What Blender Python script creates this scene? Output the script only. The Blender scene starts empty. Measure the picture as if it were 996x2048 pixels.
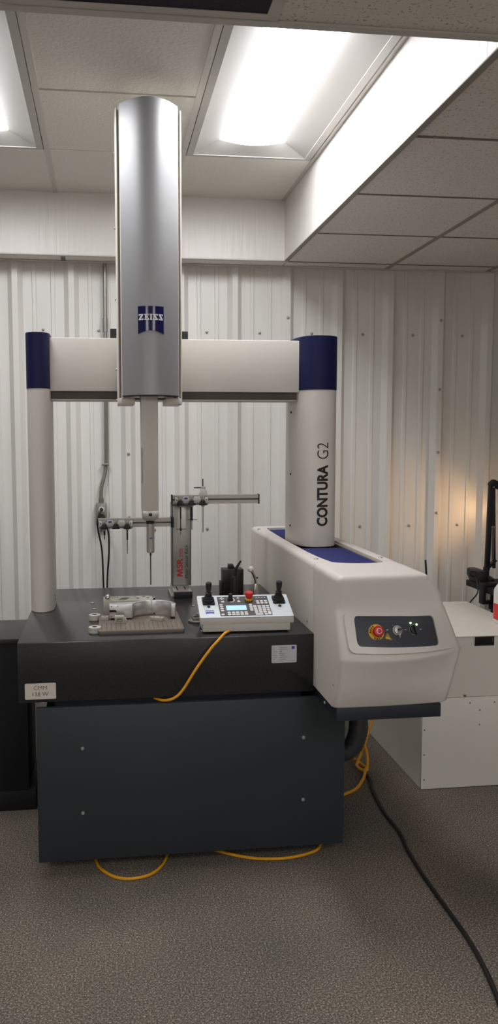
import bpy, bmesh, math, random
from mathutils import Vector, Matrix
random.seed(7)
S = bpy.context.scene
COL = S.collection

# ------------------------------------------------------------------ camera
F_PX, W_PX, H_PX = 1597.8, 996.0, 2048.0
cam_d = bpy.data.cameras.new('camera'); cam = bpy.data.objects.new('camera', cam_d); COL.objects.link(cam)
cam_d.sensor_fit = 'VERTICAL'; cam_d.sensor_height = 36.0; cam_d.sensor_width = 36.0 * W_PX / H_PX
cam_d.lens = F_PX / H_PX * 36.0
cam_d.shift_x = (498.0 - 408.65) / H_PX
cam_d.clip_start = 0.02; cam_d.clip_end = 60
R_ = Vector((0.99219651, -0.12466824, -0.00198054)); U_ = Vector((0.01297964, 0.08747676, 0.996082)); B_ = -Vector((0.12400654, 0.98833478, -0.08841228))
m = Matrix((R_, U_, B_)).transposed().to_4x4(); m.translation = Vector((0, 0, 1.5))
cam.matrix_world = m
S.camera = cam

# ------------------------------------------------------------------ world, exposure, light levels
w = bpy.data.worlds.new('world'); S.world = w; w.use_nodes = True
w.node_tree.nodes['Background'].inputs[0].default_value = (0.5, 0.48, 0.45, 1)
w.node_tree.nodes['Background'].inputs[1].default_value = 0.0
S.view_settings.view_transform = 'Standard'; S.view_settings.look = 'None'
S.view_settings.gamma = 1.0; S.view_settings.use_curve_mapping = False
S.view_settings.exposure = 2.7
S.cycles.diffuse_bounces = 8; S.cycles.max_bounces = 14
LENS_EMIT = 3.4          # the two troffers in the raised ceiling
FAR_EMIT = 2.3           # unseen fill lights added behind the camera
DESK_LAMP_W = 1.1

# ------------------------------------------------------------------ materials
def lin(c):
    c = c / 255.0
    return c / 12.92 if c <= 0.04045 else ((c + 0.055) / 1.055) ** 2.4
def rgb(r, g, b): return (lin(r), lin(g), lin(b), 1)
def mat(name, col, rough=0.5, metal=0.0, spec=0.5, var=0.0, vscale=20, bump=0.0, bscale=200, bdist=0.002,
        emit=0, stretch=None, dark=None, aniso=0, coat=0):
    mt = bpy.data.materials.new(name); mt.use_nodes = True
    nt = mt.node_tree; b = nt.nodes['Principled BSDF']
    b.inputs['Base Color'].default_value = col; b.inputs['Roughness'].default_value = rough
    b.inputs['Metallic'].default_value = metal; b.inputs['Specular IOR Level'].default_value = spec
    if coat: b.inputs['Coat Weight'].default_value = coat; b.inputs['Coat Roughness'].default_value = 0.15
    if emit:
        b.inputs['Emission Color'].default_value = col; b.inputs['Emission Strength'].default_value = emit
    if var or bump:
        geo = nt.nodes.new('ShaderNodeNewGeometry'); mp = nt.nodes.new('ShaderNodeMapping')
        nt.links.new(geo.outputs['Position'], mp.inputs['Vector'])
        if stretch: mp.inputs['Scale'].default_value = stretch
    if var:
        n = nt.nodes.new('ShaderNodeTexNoise'); n.inputs['Scale'].default_value = vscale; n.inputs['Detail'].default_value = 4
        nt.links.new(mp.outputs['Vector'], n.inputs['Vector'])
        r = nt.nodes.new('ShaderNodeValToRGB'); nt.links.new(n.outputs['Fac'], r.inputs['Fac'])
        lo = dark if dark else tuple(max(0, c * (1 - var)) for c in col[:3]) + (1,)
        hi = tuple(min(1, c * (1 + var)) for c in col[:3]) + (1,)
        r.color_ramp.elements[0].position = 0.32; r.color_ramp.elements[0].color = lo
        r.color_ramp.elements[1].position = 0.68; r.color_ramp.elements[1].color = hi
        nt.links.new(r.outputs['Color'], b.inputs['Base Color'])
    if bump:
        n2 = nt.nodes.new('ShaderNodeTexNoise'); n2.inputs['Scale'].default_value = bscale; n2.inputs['Detail'].default_value = 3
        nt.links.new(mp.outputs['Vector'], n2.inputs['Vector'])
        bp = nt.nodes.new('ShaderNodeBump'); bp.inputs['Strength'].default_value = bump; bp.inputs['Distance'].default_value = bdist
        nt.links.new(n2.outputs['Fac'], bp.inputs['Height']); nt.links.new(bp.outputs['Normal'], b.inputs['Normal'])
    return mt

def mat_carpet():
    mt = bpy.data.materials.new('grey_loop_carpet'); mt.use_nodes = True; nt = mt.node_tree; b = nt.nodes['Principled BSDF']
    b.inputs['Roughness'].default_value = 0.95; b.inputs['Specular IOR Level'].default_value = 0.1
    geo = nt.nodes.new('ShaderNodeNewGeometry')
    def noise(sc, det=2):
        n = nt.nodes.new('ShaderNodeTexNoise'); n.inputs['Scale'].default_value = sc; n.inputs['Detail'].default_value = det
        nt.links.new(geo.outputs['Position'], n.inputs['Vector']); return n
    n1, n2, n3 = noise(190, 3), noise(1.7, 3), noise(60, 2)
    r = nt.nodes.new('ShaderNodeValToRGB'); nt.links.new(n1.outputs['Fac'], r.inputs['Fac'])
    e = r.color_ramp.elements
    e[0].position = 0.30; e[0].color = rgb(74, 71, 67); e[1].position = 0.74; e[1].color = rgb(192, 184, 172)
    k = e.new(0.46); k.color = rgb(106, 100, 93); k = e.new(0.57); k.color = rgb(134, 125, 115)
    r2 = nt.nodes.new('ShaderNodeValToRGB'); nt.links.new(n2.outputs['Fac'], r2.inputs['Fac'])
    r2.color_ramp.elements[0].position = 0.35; r2.color_ramp.elements[0].color = (0.72, 0.73, 0.73, 1)
    r2.color_ramp.elements[1].position = 0.65; r2.color_ramp.elements[1].color = (1.0, 0.95, 0.90, 1)
    mx = nt.nodes.new('ShaderNodeMix'); mx.data_type = 'RGBA'; mx.blend_type = 'MULTIPLY'; mx.inputs[0].default_value = 1
    nt.links.new(r.outputs['Color'], mx.inputs[6]); nt.links.new(r2.outputs['Color'], mx.inputs[7])
    nt.links.new(mx.outputs[2], b.inputs['Base Color'])
    bp = nt.nodes.new('ShaderNodeBump'); bp.inputs['Strength'].default_value = 0.35; bp.inputs['Distance'].default_value = 0.004
    nt.links.new(n1.outputs['Fac'], bp.inputs['Height']); nt.links.new(bp.outputs['Normal'], b.inputs['Normal'])
    return mt

def mat_tile(name, col, speck, thr, bump):
    mt = bpy.data.materials.new(name); mt.use_nodes = True; nt = mt.node_tree; b = nt.nodes['Principled BSDF']
    b.inputs['Roughness'].default_value = 0.9; b.inputs['Specular IOR Level'].default_value = 0.2
    geo = nt.nodes.new('ShaderNodeNewGeometry')
    n = nt.nodes.new('ShaderNodeTexNoise'); n.inputs['Scale'].default_value = 120; n.inputs['Detail'].default_value = 3
    nt.links.new(geo.outputs['Position'], n.inputs['Vector'])
    r = nt.nodes.new('ShaderNodeValToRGB'); nt.links.new(n.outputs['Fac'], r.inputs['Fac'])
    r.color_ramp.elements[0].position = thr; r.color_ramp.elements[0].color = speck
    r.color_ramp.elements[1].position = thr + 0.05; r.color_ramp.elements[1].color = col
    nt.links.new(r.outputs['Color'], b.inputs['Base Color'])
    n2 = nt.nodes.new('ShaderNodeTexNoise'); n2.inputs['Scale'].default_value = 75; n2.inputs['Detail'].default_value = 2
    nt.links.new(geo.outputs['Position'], n2.inputs['Vector'])
    bp = nt.nodes.new('ShaderNodeBump'); bp.inputs['Strength'].default_value = bump; bp.inputs['Distance'].default_value = 0.006
    nt.links.new(n2.outputs['Fac'], bp.inputs['Height']); nt.links.new(bp.outputs['Normal'], b.inputs['Normal'])
    return mt

MT = {}
MT['carpet'] = mat_carpet()
MT['tile_hi'] = mat_tile('textured_ceiling_tile', rgb(232, 228, 221), rgb(222, 217, 209), 0.30, 0.55)
MT['tile_lo'] = mat_tile('speckled_ceiling_tile', rgb(238, 232, 226), rgb(186, 178, 170), 0.345, 0.25)
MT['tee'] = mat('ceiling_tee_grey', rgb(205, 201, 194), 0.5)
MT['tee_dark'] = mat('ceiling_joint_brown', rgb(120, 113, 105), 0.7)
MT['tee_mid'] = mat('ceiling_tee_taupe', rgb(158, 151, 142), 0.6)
MT['plaster'] = mat('brushed_white_paint', rgb(218, 215, 210), 0.38, bump=0.8, bscale=50, bdist=0.003, stretch=(1, 1, 0.06))
MT['wall_metal'] = mat('white_ribbed_steel', rgb(221, 219, 214), 0.36, var=0.05, vscale=2.2, stretch=(1.5, 1, 0.25))
MT['wall_paint'] = mat('plain_wall_paint', rgb(222, 219, 212), 0.7, var=0.03, vscale=3)
MT['fixture'] = mat('white_enamel', rgb(188, 186, 182), 0.45)
MT['lens'] = mat('lit_diffuser', (0.975, 0.972, 1.0, 1), 0.5, emit=LENS_EMIT)
MT['lens_far'] = mat('lit_diffuser_dim', (0.975, 0.972, 1.0, 1), 0.5, emit=FAR_EMIT)
MT['cream'] = mat('cream_machine_paint', rgb(217, 211, 203), 0.5, var=0.015, vscale=6, bump=0.06, bscale=900, bdist=0.0006)
MT['cream2'] = mat('cream_sheet_paint', rgb(208, 202, 192), 0.42)
MT['blue'] = mat('royal_blue_paint', rgb(9, 17, 66), 0.5, spec=0.3, var=0.05, vscale=8)
MT['bellows'] = mat('blue_bellows_fabric', rgb(22, 30, 104), 0.6)
MT['silver'] = mat('silver_metallic_paint', rgb(160, 161, 163), 0.48, metal=0.5, var=0.02, vscale=900)
MT['granite'] = mat('dark_granite', rgb(40, 41, 42), 0.24, var=0.25, vscale=260)
MT['base'] = mat('blue_grey_panel_paint', rgb(39, 47, 51), 0.55, var=0.05, vscale=5, bump=0.05, bscale=700)
MT['rail'] = mat('dark_slate_rail', rgb(33, 40, 45), 0.5, var=0.05, vscale=9)
MT['black'] = mat('black_plastic', rgb(22, 22, 23), 0.5)
MT['rubber'] = mat('black_rubber', rgb(18, 18, 18), 0.75, var=0.1, vscale=60)
MT['shadow_gap'] = mat('recess_shade_grey', rgb(92, 86, 80), 0.6)  # shade of recesses and the beam underside put into the colour
MT['alu'] = mat('anodised_aluminium', rgb(176, 172, 166), 0.34, metal=0.7, var=0.02, vscale=50)
MT['alu_dark'] = mat('aluminium_groove', rgb(96, 93, 90), 0.45, metal=0.5)
MT['mach'] = mat('machined_aluminium', rgb(215, 215, 215), 0.26, metal=0.8, var=0.03, vscale=120, stretch=(1, 1, 0.1))
MT['matte_alu'] = mat('matte_grey_casting', rgb(176, 173, 160), 0.6, metal=0.2, var=0.03, vscale=40)
MT['chrome'] = mat('polished_steel', rgb(220, 218, 214), 0.12, metal=1.0)
MT['steel'] = mat('galvanised_steel', rgb(150, 148, 142), 0.4, metal=0.8, var=0.06, vscale=40)
MT['screw'] = mat('screw_steel', rgb(165, 162, 157), 0.35, metal=0.35)
MT['white_plastic'] = mat('white_plastic', rgb(222, 219, 212), 0.45)
MT['grey_plastic'] = mat('grey_plastic', rgb(140, 138, 136), 0.45)
MT['light_plastic'] = mat('light_grey_plastic', rgb(196, 192, 184), 0.5)
MT['pendant_top'] = mat('pale_blue_grey_panel', rgb(206, 214, 218), 0.45)
MT['keypad'] = mat('charcoal_keypad', rgb(58, 56, 56), 0.5)
MT['panel'] = mat('anthracite_panel', rgb(58, 61, 69), 0.5)
MT['key'] = mat('pale_key', rgb(212, 210, 208), 0.5)
MT['screen'] = mat('lit_blue_screen', rgb(150, 190, 235), 0.3, emit=0.12)
MT['red'] = mat('red_button', rgb(196, 34, 34), 0.35)
MT['yellow'] = mat('yellow_plate', rgb(226, 178, 28), 0.45)
MT['yellow_cable'] = mat('yellow_cable_jacket', rgb(226, 160, 22), 0.42)
MT['black_cable'] = mat('black_cable_jacket', rgb(20, 20, 20), 0.55)
MT['plate'] = mat('brown_grey_fixture_plate', rgb(122, 110, 100), 0.45, metal=0.3, var=0.06, vscale=70)
MT['hole'] = mat('dark_hole', rgb(24, 22, 21), 0.8)
MT['label'] = mat('label_stock', rgb(216, 207, 196), 0.6)
MT['label_white'] = mat('white_label_stock', rgb(196, 196, 200), 0.5)
MT['ink'] = mat('black_ink', rgb(24, 23, 23), 0.5)
MT['ink_soft'] = mat('soft_grey_ink', rgb(92, 86, 84), 0.6)
MT['ink_red'] = mat('red_ink', rgb(190, 34, 26), 0.5)
MT['ink_white'] = mat('white_ink', rgb(225, 225, 225), 0.5)
MT['logo_blue'] = mat('dark_blue_enamel', rgb(14, 18, 74), 0.16, spec=0.6)
MT['logo_violet'] = mat('violet_blue_print', rgb(58, 58, 160), 0.4)
MT['led'] = mat('green_indicator', (0.45, 1.0, 0.25, 1), 0.4, emit=3.0)
MT['cabinet'] = mat('off_white_cabinet_paint', rgb(228, 224, 214), 0.5, var=0.015, vscale=4)
MT['black_desk'] = mat('black_cabinet_finish', rgb(12, 13, 16), 0.7)
MT['desk_top'] = mat('dark_grey_laminate', rgb(52, 51, 50), 0.42)
MT['vent'] = mat('blue_black_mesh', rgb(34, 34, 46), 0.8, var=0.3, vscale=180, bump=0.6, bscale=260)
MT['ceramic'] = mat('white_ceramic', rgb(232, 222, 206), 0.3)
MT['bottle'] = mat('white_bottle_plastic', rgb(232, 230, 226), 0.35)
MT['label_red'] = mat('red_bottle_label', rgb(214, 48, 44), 0.4)
MT['bulb'] = mat('warm_bulb', (1.0, 0.62, 0.32, 1), 0.4, emit=14)
MT['hose'] = mat('dark_grey_hose', rgb(68, 70, 73), 0.5)
MT['brown_block'] = mat('dark_bronze_block', rgb(44, 38, 35), 0.45, metal=0.3)

# ------------------------------------------------------------------ mesh helpers
class M:
    def __init__(s): s.v = []; s.f = []
    def add(s, vs, fs):
        o = len(s.v); s.v += [tuple(p) for p in vs]; s.f += [tuple(i + o for i in f) for f in fs]; return s
    def box(s, x0, x1, y0, y1, z0, z1):
        return s.add([(x0,y0,z0),(x1,y0,z0),(x1,y1,z0),(x0,y1,z0),(x0,y0,z1),(x1,y0,z1),(x1,y1,z1),(x0,y1,z1)],
                     [(0,3,2,1),(4,5,6,7),(0,1,5,4),(1,2,6,5),(2,3,7,6),(3,0,4,7)])
    def prism(s, poly, axis, a, b):
        n = len(poly)
        def P(p, t): return {'x': (t, p[0], p[1]), 'y': (p[0], t, p[1]), 'z': (p[0], p[1], t)}[axis]
        vs = [P(p, a) for p in poly] + [P(p, b) for p in poly]
        return s.add(vs, [tuple(range(n)), tuple(reversed(range(n, 2*n)))] + [(i, i+n, (i+1) % n + n, (i+1) % n) for i in range(n)])
    def cyl(s, p0, p1, r0, r1=None, n=16): 
        r1 = r0 if r1 is None else r1
        L = (Vector(p1) - Vector(p0)).length
        return s.lathe([(0, 0), (r0, 0), (r1, L), (0, L)], p0, Vector(p1) - Vector(p0), n)
    def lathe(s, prof, o, ax=(0, 0, 1), n=24):
        o = Vector(o); az = Vector(ax).normalized()
        axx = az.orthogonal().normalized() if abs(az.z) < 0.999 else Vector((1, 0, 0)); ay = az.cross(axx)
        rings = []; vs = []; fs = []
        for r, h in prof:
            if r < 1e-7: rings.append([len(vs)]); vs.append(o + az * h)
            else:
                rings.append(list(range(len(vs), len(vs) + n)))
                vs += [o + az * h + axx * (r * math.cos(2*math.pi*i/n)) + ay * (r * math.sin(2*math.pi*i/n)) for i in range(n)]
        for A, B in zip(rings, rings[1:]):
            for i in range(n):
                j = (i + 1) % n
                if len(A) == 1 and len(B) == 1: continue
                if len(A) == 1: fs.append((A[0], B[j], B[i]))
                elif len(B) == 1: fs.append((A[i], A[j], B[0]))
                else: fs.append((A[i], A[j], B[j], B[i]))
        return s.add(vs, fs)
    def sph(s, c, r, n=20):
        k = n // 2
        return s.lathe([(r * math.sin(math.pi*i/k) if 0 < i < k else 0, -r * math.cos(math.pi*i/k)) for i in range(k + 1)], c, (0, 0, 1), n)
    def loft(s, rings, closed=True, cap0=False, cap1=False):
        n = len(rings[0]); vs = [p for r in rings for p in r]; fs = []
        for k in range(len(rings) - 1):
            for i in range(n if closed else n - 1):
                j = (i + 1) % n; fs.append((k*n + i, k*n + j, (k+1)*n + j, (k+1)*n + i))
        if cap0: fs.append(tuple(reversed(range(n))))
        if cap1: fs.append(tuple(range((len(rings)-1)*n, len(rings)*n)))
        return s.add(vs, fs)
    def tube(s, pts, r, n=8, sub=6):
        P = [Vector(p) for p in pts]
        if sub > 1 and len(P) > 2:
            Q = []
            for i in range(len(P) - 1):
                p0, p1, p2, p3 = P[max(i-1, 0)], P[i], P[i+1], P[min(i+2, len(P)-1)]
                for k in range(sub):
                    t = k / sub
                    Q.append(0.5 * ((2*p1) + (p2-p0)*t + (2*p0-5*p1+4*p2-p3)*t*t + (3*p1-p0-3*p2+p3)*t**3))
            Q.append(P[-1]); P = Q
        T = [(P[min(i+1, len(P)-1)] - P[max(i-1, 0)]).normalized() for i in range(len(P))]
        nrm = T[0].orthogonal().normalized(); rings = []
        for i, p in enumerate(P):
            nrm = (nrm - T[i] * nrm.dot(T[i])).normalized(); bi = T[i].cross(nrm)
            rr = r(i / (len(P)-1)) if callable(r) else r
            rings.append([p + nrm * (rr*math.cos(2*math.pi*k/n)) + bi * (rr*math.sin(2*math.pi*k/n)) for k in range(n)])
        return s.loft(rings, True, True, True)
    def xf(s, fn): s.v = [tuple(fn(*p)) for p in s.v]; return s
    def mesh(s, name, off=Vector((0, 0, 0)), bevel=0, seg=2, ang=35, doubles=True):
        me = bpy.data.meshes.new(name)
        me.from_pydata([tuple(Vector(p) - off) for p in s.v], [], s.f)
        bm = bmesh.new(); bm.from_mesh(me)
        if doubles: bmesh.ops.remove_doubles(bm, verts=bm.verts, dist=1e-6)
        bmesh.ops.recalc_face_normals(bm, faces=bm.faces)
        if bevel:
            es = [e for e in bm.edges if len(e.link_faces) == 2 and e.calc_face_angle(0) > math.radians(30)]
            bmesh.ops.bevel(bm, geom=es, offset=bevel, segments=seg, profile=0.5, affect='EDGES', clamp_overlap=True)
        for f in bm.faces: f.smooth = True
        bm.to_mesh(me); bm.free()
        me.set_sharp_from_angle(angle=math.radians(ang))
        return me

def wloc(o):
    p = Vector((0, 0, 0))
    while o is not None: p = p + o.location; o = o.parent
    return p
def obj(name, mb, mt, parent=None, bevel=0, seg=2, ang=35, label=None, at=None, kind=None):
    base = wloc(parent) if parent else Vector((0, 0, 0))
    loc = Vector(at) if at else (Vector((0, 0, 0)) + base)
    me = mb.mesh(name, loc, bevel, seg, ang)
    me.materials.append(MT[mt])
    o = bpy.data.objects.new(name, me); COL.objects.link(o)
    o.location = loc - base
    if parent: o.parent = parent
    if label: o['label'] = label
    if kind: o['kind'] = kind
    return o
def tag(o, label, cat, group=None):
    o['label'] = label; o['category'] = cat
    if group: o['group'] = group
    return o
def thing(name, loc, label, cat, group=None):
    o = bpy.data.objects.new(name, None); COL.objects.link(o); o.location = loc; o.empty_display_size = 0.05
    return tag(o, label, cat, group)
def struct(name, mb, mt, **k):
    o = obj(name, mb, mt, **k); o['kind'] = 'structure'; return o
def struct_root(name, loc=(0, 0, 0)):
    o = bpy.data.objects.new(name, None); COL.objects.link(o); o.location = loc; o['kind'] = 'structure'; return o
def inst(name, me, parent, loc, rotz=0):
    o = bpy.data.objects.new(name, me); COL.objects.link(o); o.parent = parent
    o.location = Vector(loc) - wloc(parent); o.rotation_euler = (0, 0, rotz); return o
def text(name, body, mt, parent, fn, w=None, h=None, bold=0.0, cuts=0):
    """text laid out in a unit frame: fn(u, v) maps centimetre-free (u along the line 0..w, v up 0..h) to world"""
    c = bpy.data.curves.new(name, 'FONT'); c.body = body; c.size = 1.0; c.offset = bold; c.resolution_u = 4
    t = bpy.data.objects.new(name + '_src', c); COL.objects.link(t)
    dg = bpy.context.evaluated_depsgraph_get(); me = bpy.data.meshes.new_from_object(t.evaluated_get(dg))
    bpy.data.objects.remove(t); bpy.data.curves.remove(c)
    xs = [v.co.x for v in me.vertices]; ys = [v.co.y for v in me.vertices]
    x0, x1, y0, y1 = min(xs), max(xs), min(ys), max(ys)
    sy = h / (y1 - y0) if h else w / (x1 - x0); sx = w / (x1 - x0) if w else sy
    bm = bmesh.new(); bm.from_mesh(me)
    for k in range(1, cuts + 1):
        yy = y0 + (y1 - y0) * k / (cuts + 1)
        bmesh.ops.bisect_plane(bm, geom=bm.verts[:] + bm.edges[:] + bm.faces[:], plane_co=(0, yy, 0), plane_no=(0, 1, 0))
    base = wloc(parent)
    for v in bm.verts: v.co = Vector(fn((v.co.x - x0) * sx, (v.co.y - y0) * sy)) - base
    bm.to_mesh(me); bm.free(); me.name = name; me.materials.clear(); me.materials.append(MT[mt])
    o = bpy.data.objects.new(name, me); COL.objects.link(o); o.parent = parent
    return o
def rrect(x0, x1, y0, y1, r, n=5):
    P = []
    for cx, cy, a in ((x1-r, y1-r, 0), (x0+r, y1-r, 90), (x0+r, y0+r, 180), (x1-r, y0+r, 270)):
        for k in range(n + 1):
            t = math.radians(a + 90*k/n); P.append((cx + r*math.cos(t), cy + r*math.sin(t)))
    return P
def circ(cx, cy, r, n=20): return [(cx + r*math.cos(2*math.pi*k/n), cy + r*math.sin(2*math.pi*k/n)) for k in range(n)]
def dome(mb, p, ax, r, h, n=10):
    return mb.lathe([(0, 0), (r, 0), (r, h*0.35), (r*0.75, h*0.8), (0, h)], p, ax, n)

# ------------------------------------------------------------------ the room
WY, ZLO, ZHI = 4.576, 2.483, 2.797
RX0, RX1, RY0, RY1 = -1.41, 0.993, 1.957, 4.377
struct('floor', M().box(-3.4, 4.2, -3.2, 4.7, -0.05, 0), 'carpet')
struct('wall_left', M().box(-3.45, -3.35, -3.2, 4.7, 0, 2.9), 'wall_paint')
struct('wall_right', M().box(4.15, 4.25, -3.2, 4.7, 0, 2.9), 'wall_paint')
struct('wall_front', M().box(-3.4, 4.2, -3.25, -3.15, 0, 2.9), 'wall_paint')

# ribbed steel wall: one panel = three ribs, lapped
wall = struct_root('wall_back', (0, WY, 0))
PIT = 0.3048; RIB0 = 1.663
prof = []
for k in range(3):
    c = (k - 1) * PIT
    for x, y in ((-.1524, 0), (-.1146, 0), (-.1106, -.006), (-.0926, -.006), (-.0886, 0), (-.041, 0), (-.0150, -.034), (.0150, -.034), (.041, 0),
                 (.0886, 0), (.0926, -.006), (.1106, -.006), (.1146, 0)):
        prof.append((c + x, y))
prof.append((1.5*PIT, 0))
poly = prof + [(x, y + 0.0012) for x, y in reversed(prof)]
pme = M().prism(poly, 'z', 0, 2.62).mesh('wall_panel', ang=12); pme.materials.append(MT['wall_metal'])
for k in range(-6, 4): inst('wall_panel', pme, wall, (RIB0 + 3*PIT*k - PIT, WY + (0.0006 if k % 2 else 0), 0))
sme = dome(M(), (0, 0, 0), (0, -1, 0), 0.0085, 0.008, 8); dome(sme, (0, -0.004, 0), (0, -1, 0), 0.005, 0.007, 6)
sme = sme.mesh('wall_screw'); sme.materials.append(MT['screw'])
for k in range(0, 9): inst('wall_screw', sme, wall, (-0.324 + PIT*k, WY - 0.0005, 2.117))
for k in range(-1, 9): inst('wall_screw', sme, wall, (-0.324 + PIT*k, WY - 0.0005, 0.993))
for x in (0.1390, 1.0534, 1.9678):
    for z in (0.62, 1.07, 1.43, 1.80, 2.20): inst('wall_screw', sme, wall, (x, WY - 0.0345, z))

# raised ceiling walls
struct('wall_recess_back', M().box(RX0, RX1, RY1, RY1 + 0.02, ZLO - 0.002, ZHI + 0.03), 'plaster')
struct('wall_recess_right', M().box(RX1, RX1 + 0.02, RY0, RY1 + 0.02, ZLO - 0.002, ZHI + 0.03), 'plaster')
struct('wall_recess_left', M().box(RX0 - 0.02, RX0, RY0, RY1 + 0.02, ZLO - 0.002, ZHI + 0.03), 'plaster')
struct('wall_recess_front', M().box(RX0, RX1, RY0 - 0.02, RY0, ZLO - 0.002, ZHI + 0.03), 'plaster')
for n_, b_ in ((1, (RX0, RX1 + .022, RY0 - .024, RY0, ZLO - .005, ZLO - .001)), (2, (RX1, RX1 + .024, RY0, RY1, ZLO - .005, ZLO - .001)),
               (3, (RX0 - .02, RX1 + .024, RY1, RY1 + .024, ZLO - .005, ZLO - .001)), (4, (-3.35, 4.15, WY - .055, WY - .034, ZLO - .006, ZLO))):
    struct('trim_%d' % n_, M().box(*b_), 'tee' if n_ != 2 else 'tee_mid')

# ceilings: every tile a piece
ceil = struct_root('ceiling', (0, 2, ZLO))
tilebox = {}
def tile(x0, x1, y0, y1, z, mt, name='ceiling_tile'):
    g = 0.003
    key = (round(x1-x0, 3), round(y1-y0, 3), mt)
    if key not in tilebox:
        me = M().box(g, x1-x0-g, g, y1-y0-g, 0.0, 0.015).mesh('ceiling_tile'); me.materials.append(MT[mt]); tilebox[key] = me
    inst(name, tilebox[key], ceil, (x0, y0, z + random.uniform(0, 0.0015)))
P6 = 0.6096
XL = [0.4064 + P6*k for k in range(-7, 7)]; XL = [max(-3.36, min(4.16, x)) for x in XL]
YL = [1.974 + P6*k for k in range(-9, 5)] + [WY + 0.01]; YL = [max(-3.16, y) for y in YL]
far_cells = [(-4, -3), (1, -3), (-1, -6), (2, 0), (-6, -1)]
far = set()
FARX = [(-1.4224, -0.8), ]
for i in range(len(XL) - 1):
    for j in range(len(YL) - 1):
        x0, x1, y0, y1 = XL[i], XL[i+1], YL[j], YL[j+1]
        if x1 - x0 < 0.05 or y1 - y0 < 0.05: continue
        cx, cy = (x0 + x1)/2, (y0 + y1)/2
        if RX0 < cx < RX1 and RY0 < cy < RY1: continue
        if -0.21 < x0 < -0.19 and abs(y1 - 1.974) < 0.01: continue      # the black return panel
        tile(x0, x1, y0, y1, ZLO + 0.001, 'tile_lo')
def tee(x0, x1, y0, y1, z, mt='tee'): obj('ceiling_tee', M().box(x0, x1, y0, y1, z, z + 0.02), mt, ceil)
for x in XL[1:-1]:
    if RX0 - 0.1 < x < RX1 + 0.1:
        if x < RX1 - 0.1 and x > RX0 + 0.1:
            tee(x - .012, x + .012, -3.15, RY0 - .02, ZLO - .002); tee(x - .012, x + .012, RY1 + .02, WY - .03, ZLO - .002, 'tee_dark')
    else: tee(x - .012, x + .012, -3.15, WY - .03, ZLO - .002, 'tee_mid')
for y in YL[1:-1]:
    if RY0 - 0.05 < y < RY1 + 0.06:
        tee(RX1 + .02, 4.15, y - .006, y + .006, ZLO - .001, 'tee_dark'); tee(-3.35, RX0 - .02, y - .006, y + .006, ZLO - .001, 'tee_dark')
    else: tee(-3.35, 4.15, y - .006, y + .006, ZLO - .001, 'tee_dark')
# raised part
HX = [-1.41, -0.8432, -0.2336, 0.376, 0.985]; HY = [1.957, 2.536, 3.1457, 3.755, 4.377]
for i in range(4):
    for j in range(4):
        if i in (1, 3) and j in (1, 2): continue
        tile(HX[i], HX[i+1], HY[j], HY[j+1], ZHI + 0.003 + (0.004 if (i == 2 and j == 1) else 0), 'tile_hi')
for x in HX[1:4]: tee(x - .012, x + .012, RY0, RY1, ZHI)
tee(0.975, 0.993, RY0, RY1, ZHI)
for i in (1, 3): tee(HX[i] + .012, HX[i+1] - .012, 3.755 - .004, 3.755 + .004, ZHI, 'tee')
obj('ceiling_deck', M().box(-3.4, 4.2, -3.2, 4.7, 2.95, 3.0), 'tee_dark', ceil)

# ------------------------------------------------------------------ ceiling lights
def troffer(x0, x1, y0, y1, z, label, lens='lens'):
    t = thing('ceiling_light', ((x0+x1)/2, (y0+y1)/2, z), label, 'light', 'recessed ceiling lights')
    fl = 0.03; xa, xb = x0 + .016, x1 - .016; ya, yb = y0 + .006, y1 - .006
    cx = (x0 + x1)/2; hw = 0.148; la, lb = ya + .085, yb - .085; zt = z + 0.045
    fr = M()
    fr.box(xa, xa + fl, ya, yb, z, z + .006); fr.box(xb - fl, xb, ya, yb, z, z + .006)
    fr.box(xa + fl, xb - fl, ya, ya + .012, z, z + .006); fr.box(xa + fl, xb - fl, yb - .012, yb, z, z + .006)
    obj('frame', fr, 'fixture', t)
    for sgn in (-1, 1):
        xo = xa + fl if sgn < 0 else xb - fl; xi = cx + sgn*hw
        r = M(); r.add([(xo, ya + .012, z + .003), (xo, yb - .012, z + .003), (xi, lb, zt), (xi, la, zt)], [(0, 1, 2, 3)])
        r.add([(xo, ya + .012, z + .009), (xo, yb - .012, z + .009), (xi, lb, zt + .006), (xi, la, zt + .006)], [(3, 2, 1, 0)])
        obj('reflector', r, 'fixture', t)
    for yo, yi in ((ya + .012, la), (yb - .012, lb)):
        r = M(); n = 8
        lo = [(xa + fl + (xb - xa - 2*fl)*k/n, yo, z + .003) for k in range(n + 1)]
        hi = [(cx - hw + 2*hw*k/n, yi, zt - 0.020*math.sin(math.pi*k/n)) for k in range(n + 1)]
        r.loft([lo, hi], closed=False); obj('end_plate', r, 'fixture', t)
    d = M(); n = 12
    rows = [[(cx - hw + 2*hw*k/n, y, zt - 0.020*math.sin(math.pi*k/n)) for k in range(n + 1)] for y in (la, lb)]
    d.loft(rows, closed=False)
    obj('diffuser', d, lens, t, label='glowing white diffuser')
    bx = M().box(xa, xb, ya, yb, zt + .012, zt + .03); obj('housing', bx, 'fixture', t)
    return t
troffer(0.376, 0.985, 2.536, 3.755, ZHI, 'bright ceiling light to the right of the silver column, beside the white recess wall')
troffer(-0.8432, -0.2336, 2.536, 3.755, ZHI, 'ceiling light cut off by the left edge of the photo')
FAR = [(-1.4224, -1.0740), (1.0160, -1.0740), (-1.4224, -2.9028), (1.0160, -2.9028)]
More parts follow.
